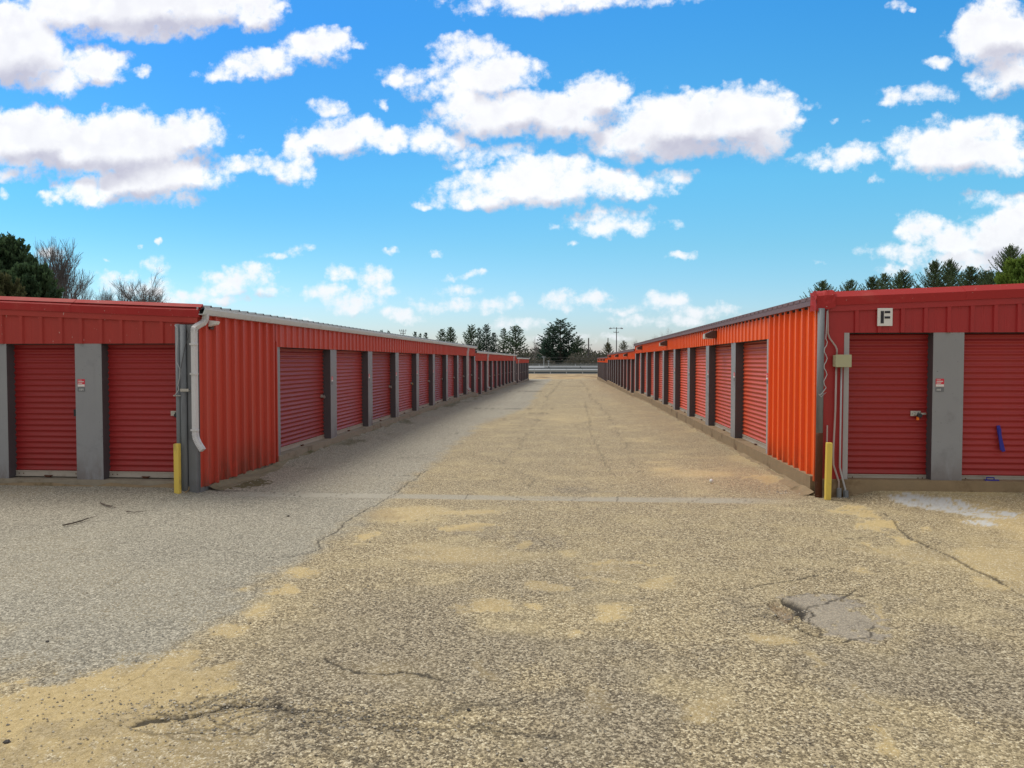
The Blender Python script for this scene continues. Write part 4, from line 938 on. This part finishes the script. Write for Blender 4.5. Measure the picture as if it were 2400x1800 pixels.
for i, k in enumerate([dict(spread=.27), dict(spread=.24, gap=.2), dict(spread=.32, gap=.12), dict(spread=.20, gap=.25), dict(spread=.34, dens=1.2, gap=.05)]): pine_variant('p%d' % i, 100+i, **k)
for i in range(4): pine_variant('n%d' % i, 200+i, spread=.33+.02*i, dens=1.15, lowest=.66, tri=.012, step=.24, lift=.55, gap=.12+.04*i)
pine_variant('bush', 77, spread=.42, dens=1.7, bushy=1, lowest=.05, tri=.05)
mesh_cache = {}
def pine(key, m, pxx, ytop, ybase, Y, wpx, label, group='pines', name='pine_tree', rot=None):
    """tree whose top and spread stand where the photograph has them, at distance Y"""
    base = at(pxx, 845, Y); g = gz(Y); top = at(pxx, ytop, Y).z; h = top - g
    zl = at(pxx, min(ybase, 842), Y).z; lo = PV[key][3]; f = max(.02, min(.95, ((zl-g)/h - lo)/(1-lo)))
    prof = (1-f)**(.95 if key[0] == 'n' else .68)*(.55+.45*min(1, f*5)) if key != 'bush' else (1-f**2.2)**.6*(.8+.2*min(1, f*4))
    sx = ((1.25 if key[0] != 'n' else 1.0)*wpx/FPX*Y)/2/(h*PV[key][2]*prof*1.0 + .01); sx = max(.5, min(3.4, sx))
    t = empty(name, (base.x, Y, g-.1), label, 'tree', group, rot if rot is not None else rp.random()*6.28)
    for nm, i, mt in (('trunk', 0, M['bark']), ('crown', 1, m)):
        kk = (key, nm, mt.name)
        if kk not in mesh_cache: o = PV[key][i].build(nm, mt, t, loc=(0, 0, 0)); mesh_cache[kk] = o.data
        else: o = bpy.data.objects.new(nm, mesh_cache[kk]); COL.objects.link(o); o.parent = t
        o.scale = (h*sx, h*sx, h)
    return t
n1, n2 = M['needle'], M['needle2']
M['needle3'] = leafmat('lighter_pine_needles', (0.045, 0.085, 0.045), (0.15, 0.22, 0.10))  # lighter needle green for the pines behind the right building
far_t = [
 ('p2', n2, 1314.6, 748, 235, 70, 'tallest pine, centre of the big clump beyond the alley end'),
 ('p0', n2, 1294, 765, 238, 52, 'pine forming the left shoulder of the tallest clump'),
 ('p1', n2, 1333, 779, 236, 40, 'pine forming the right shoulder of the tallest clump'),
 ('p4', n2, 1282, 793, 232, 40, 'lower pine at the left foot of the tallest clump'),
 ('p2', n1, 1355, 787, 230, 34, 'separate shorter pine right of the tallest clump'),
 ('p0', n1, 1209, 763, 220, 48, 'broad pine just left of the pale bare tree'),
 ('p3', n1, 1180, 769, 222, 26, 'slim pine immediately left of the broad one before the pale bare tree'),
 ('p1', n2, 1158, 779, 224, 28, 'thin gappy pine with lowest top in the left middle group'),
 ('p0', n2, 1139, 760, 226, 30, 'tall pine rising third in the left middle group'),
 ('p3', n2, 1123, 768, 228, 22, 'narrow pine squeezed between two broader ones left of centre'),
 ('p2', n1, 1106, 762, 224, 42, 'broad pine at the left end of the middle group above the stepped roof'),
 ('p4', n1, 1057, 768, 240, 32, 'right pine of the pair standing alone over the left roof'),
 ('p0', n1, 1035, 771, 242, 30, 'left pine of the pair standing alone over the left roof'),
 ('p1', n2, 998, 779, 260, 20, 'rightmost of three small pines just above the left roof edge'),
 ('p3', n2, 985, 781, 262, 14, 'middle of three small pines just above the left roof edge'),
 ('p1', n2, 973, 777, 258, 18, 'leftmost of three small pines just above the left roof edge'),
 ('p0', n2, 911, 775, 265, 16, 'tiny pine top above the left roof, right of its twin'),
 ('p3', n2, 894, 773, 265, 14, 'tiny pine top above the left roof, nearest the corner'),
 ('p4', M['olive'], 1424, 803, 225, 26, 'small olive pine in front of a pole above the far right roof'),
 ('p2', M['olive'], 1461.5, 798, 225, 22, 'small olive pine right of the tall floodlight pole'),
]
for k, m, x, yt, Y, wp, l in far_t: pine(k, m, x, yt, 850, Y, wp, l, 'pines beyond the end of the alley')
near_t = [
 ('n1', M['needle3'], 1929, 655, 95, 46, 'first small gappy pine above the right building corner'),
 ('n3', M['needle3'], 1990, 653, 92, 36, 'second small pine above the right front roof, counted from the corner'),
 ('n2', M['needle3'], 2040, 645, 88, 42, 'third pine above the right front roof, counted from the corner'),
 ('n3', M['needle3'], 2068, 638, 90, 34, 'narrow pine above the letter board'),
 ('n0', M['needle3'], 2108, 631, 84, 60, 'dense triangular pine just right of the letter board'),
 ('n2', M['needle3'], 2186, 607, 78, 70, 'broad layered pine in the middle of the right roof'),
 ('n0', M['needle3'], 2226, 605, 80, 52, 'pine touching the right side of the broad layered one'),
 ('n1', M['needle3'], 2268, 622, 76, 60, 'lower pine between the layered pair and the tallest right pine'),
 ('n0', M['needle3'], 2310, 632, 80, 60, 'low dark pine at the left foot of the tallest right pine'),
 ('n2', M['needle3'], 2361, 572, 74, 92, 'tallest pine at the right edge of the picture'),
 ('bush', M['bright'], 2394, 622, 66, 34, 'bright yellow green young pine at the right edge'),
]
for k, m, x, yt, Y, wp, l in near_t: pine(k, m, x, yt, 690-(x-1930)*.055, Y, wp, l, 'pines behind the right building')
pine('bush', n1, -6, 574, 690, 46, 105, 'large dark evergreen at the left edge behind the roof', 'evergreens behind the left building', 'evergreen_tree')
pine('bush', n1, 36, 606, 690, 49, 62, 'dark evergreen filling the right flank of the large left edge one', 'evergreens behind the left building', 'evergreen_tree')
pine('bush', M['bright'] if False else n1, 82, 638, 690, 42, 58, 'smaller lighter evergreen in front of the bare tree at left', 'evergreens behind the left building', 'evergreen_tree')
pine('bush', M['olive'], 0, 658, 690, 38, 44, 'low brownish shrub crown at the very left roof edge', 'evergreens behind the left building', 'evergreen_tree')

def bare_tree(pxx, ytop, Y, wpx, label, m, seed, levels=5, multi=1, name='bare_tree', r0=.018, nbr=(3, 3), zmin=None):
    q = random.Random(seed); base = at(pxx, 845, Y); g = gz(Y); h = at(pxx, ytop, Y).z - g; half = wpx/FPX*Y/2
    t = empty(name, (base.x, Y, g-.05), label, 'tree', 'bare deciduous trees')
    tr = MB(); br = MB()
    def grow(p, d, L, r, lv, mb):
        pts = [p]; n = 3; dd = d.copy()
        for i in range(n):
            dd = (dd + Vector((q.uniform(-.16, .16), q.uniform(-.16, .16), q.uniform(-.02, .12)))).normalized(); pts.append(pts[-1] + dd*L/n)
        mb.tube(pts, [r, r*.88, r*.74, r*.6], 5 if lv < 2 else 3, caps=False)
        if lv >= levels: return
        for k in range(q.randint(*nbr) + (1 if lv > 1 else 0)):
            tpos = pts[q.choice((1, 2, 3, 3))] if k else pts[3]
            ax = Vector((q.uniform(-1, 1), q.uniform(-1, 1), q.uniform(-.1, .5))).normalized()
            nd = (dd*.95 + ax*q.uniform(.35, .75)).normalized()
            if not k: nd = (dd + ax*.25).normalized()
            grow(tpos, nd, L*q.uniform(.6, .84), r*(.68 if k == 0 else .56), lv+1, br)
    for i in range(multi):
        a = q.random()*6.28; sp = (0 if multi == 1 else .35)
        grow(Vector((q.uniform(-.04, .04)*h*(multi > 1), q.uniform(-.02, .02)*h, 0)), Vector((math.cos(a)*sp, math.sin(a)*sp, 1)).normalized(), h*.30, h*r0/(1 if multi == 1 else 1.4), 0, tr)
    allv = np.array(tr.v + br.v); sz = h/allv[:, 2].max(); sx = half/max(1e-3, np.percentile(np.abs(allv[:, 0]), 97))
    for mb, nm in ((tr, 'trunk'), (br, 'crown')):
        mb.v = [(v[0]*sx, v[1]*sx, v[2]*sz) for v in mb.v]; mb.build(nm, m, t, loc=(0, 0, 0))
bare_tree(150, 552, 52, 170, 'tallest bare tree rising right of the dark evergreens', M['barkgrey'], 5, 6, 2, r0=.03)
bare_tree(84, 556, 55, 120, 'bare tree tops standing behind the large dark evergreen', M['barkgrey'], 8, 6, 2, r0=.026)
bare_tree(205, 632, 50, 120, 'low bare tree leaning right of the tallest bare one', M['barkgrey'], 14, 6, 2)
bare_tree(345, 626, 54, 180, 'rounded bare tree standing alone above the left front roof', M['barkgrey'], 12, 6, 3)
bare_tree(275, 668, 54, 70, 'small bare bush left of the rounded bare tree', M['barkgrey'], 15, 6, 2)
bare_tree(1248, 783, 215, 30, 'pale bare tree between the pine groups at the alley end', M['barkpale'], 22, 6, 1, r0=.010)
bare_tree(1565, 765, 190, 62, 'faint bare tree showing over the middle of the right roof', M['barkpale'], 23, 6, 2, r0=.006)
bare_tree(1495, 792, 200, 44, 'faint bare tree over the low end of the right roof', M['barkpale'], 24, 6, 2, r0=.006)

# brush belt: an uncountable tangle
b = MB(); q = random.Random(31)
for i in range(15000):
    Y = q.uniform(196, 216); x = q.uniform(-45, 55); topz = 2.6 + 1.3*math.sin(x*.31) + .9*math.sin(x*.83+1) + q.uniform(-.3, .4)
    if q.random() < .5: topz -= .8
    z = gz(Y) + (topz - gz(Y))*q.random()**.8; s = q.uniform(.25, .7); d = Vector((q.uniform(-1, 1), q.uniform(-1, 1), q.uniform(-.2, 1.4))).normalized()
    e = d.cross(Vector((q.uniform(-1, 1), q.uniform(-1, 1), .1))).normalized()*s*.28; c = Vector((x, Y, z)); b.face(c-e, c+e, c+d*s+e*.4, c+d*s-e*.4)
tag(b.build('brush', M['brush']), 'tangled grey green brush belt beyond the white barriers', 'brush', kind='stuff')
b = MB()
for i in range(26000):
    Y = q.uniform(250, 290); x = q.uniform(-150, 190); topz = 4.2 + 1.2*math.sin(x*.11+2) + .8*math.sin(x*.37) + q.uniform(-.5, .5)
    z = gz(Y) + (topz - gz(Y))*q.random()**.7; s = q.uniform(.5, 1.3); d = Vector((q.uniform(-1, 1), q.uniform(-1, 1), q.uniform(-.2, 1.4))).normalized()
    e = d.cross(Vector((q.uniform(-1, 1), q.uniform(-1, 1), .1))).normalized()*s*.3; c = Vector((x, Y, z)); b.face(c-e, c+e, c+d*s+e*.4, c+d*s-e*.4)
tag(b.build('far_wood', M['brush']), 'distant low wood along the horizon', 'wood', kind='stuff')

def pole(x, ytop, Y, r, label, arms, m='wood', lamps=False, ybase=None):
    p = at(x, ytop, Y); g = gz(Y); t = empty('utility_pole', (p.x, Y, g), label, 'pole', 'utility poles')
    b = MB(); b.tube([(p.x, Y, g-.1), (p.x, Y, p.z)], [r, r*.7], 8); b.build('pole', M[m], t)
    for (dz_, w_, l_) in arms:
        b = MB(); b.box((p.x-l_, Y-.12, p.z-dz_-w_), (p.x+w_*0+l_*.8, Y-.04, p.z-dz_+w_)); b.build('crossarm', M[m], t)
        for xx in (-l_*.9, -l_*.4, l_*.7):
            b = MB(); b.tube([(p.x+xx, Y-.08, p.z-dz_+w_), (p.x+xx, Y-.08, p.z-dz_+w_+.28)], .07, 6); b.build('insulator', M['galv'], t)
    if lamps:
        for xx in (-1.9, 1.6):
            b = MB(); b.box((p.x+xx-.35, Y-.35, p.z-.55), (p.x+xx+.35, Y+.1, p.z-.2)); b.build('lamp_head', M['galv'], t)
    return p
pole(1445, 767, 230, .17, 'tallest slim pole with floodlights on top above the right roof', [(.3, .07, 2.0), (1.6, .06, .9)], lamps=True)
pole(1379.5, 792, 230, .24, 'thick dark pole with thin side arms between the pines and right roof', [(2.2, .05, 1.3), (3.8, .05, 1.5), (5.3, .05, 1.2)])
pole(1425, 792, 236, .20, 'dark pole rising behind the small olive pine', [(2.4, .05, 1.3), (2.9, .05, 1.0)])
pole(945, 772, 150, .10, 'short pole with cross arms poking above the left roof', [(.35, .05, .8), (.9, .05, .6)])
pole(1274.5, 835.5, 188, .13, 'short whitish pole with a transformer in front of the brush', [(.25, .06, .45)], m='galv')
pole(1286, 846, 188, .13, 'stubby whitish pole right of the transformer pole', [(.2, .05, .2)], m='galv')
def cable(a, c_, sag, r, label):
    b = MB(); A, B = Vector(a), Vector(c_); b.tube([A.lerp(B, i/14) - Vector((0, 0, sag*4*(i/14)*(1-i/14))) for i in range(15)], r, 4, caps=False)
    single('overhead_cable', b, M['darkwire'], label, 'cable', 'overhead cables in front of the brush')
for y0, y1, sag, l in ((836, 838, .15, 'upper straight cable crossing in front of the brush'), (848, 836, .35, 'sagging cable rising to the right in front of the brush'), (843, 851, .3, 'lowest cable dipping towards the white barriers')):
    cable(at(1120, y0, 187.6), at(1500, y1, 187.6), sag, .035, l)
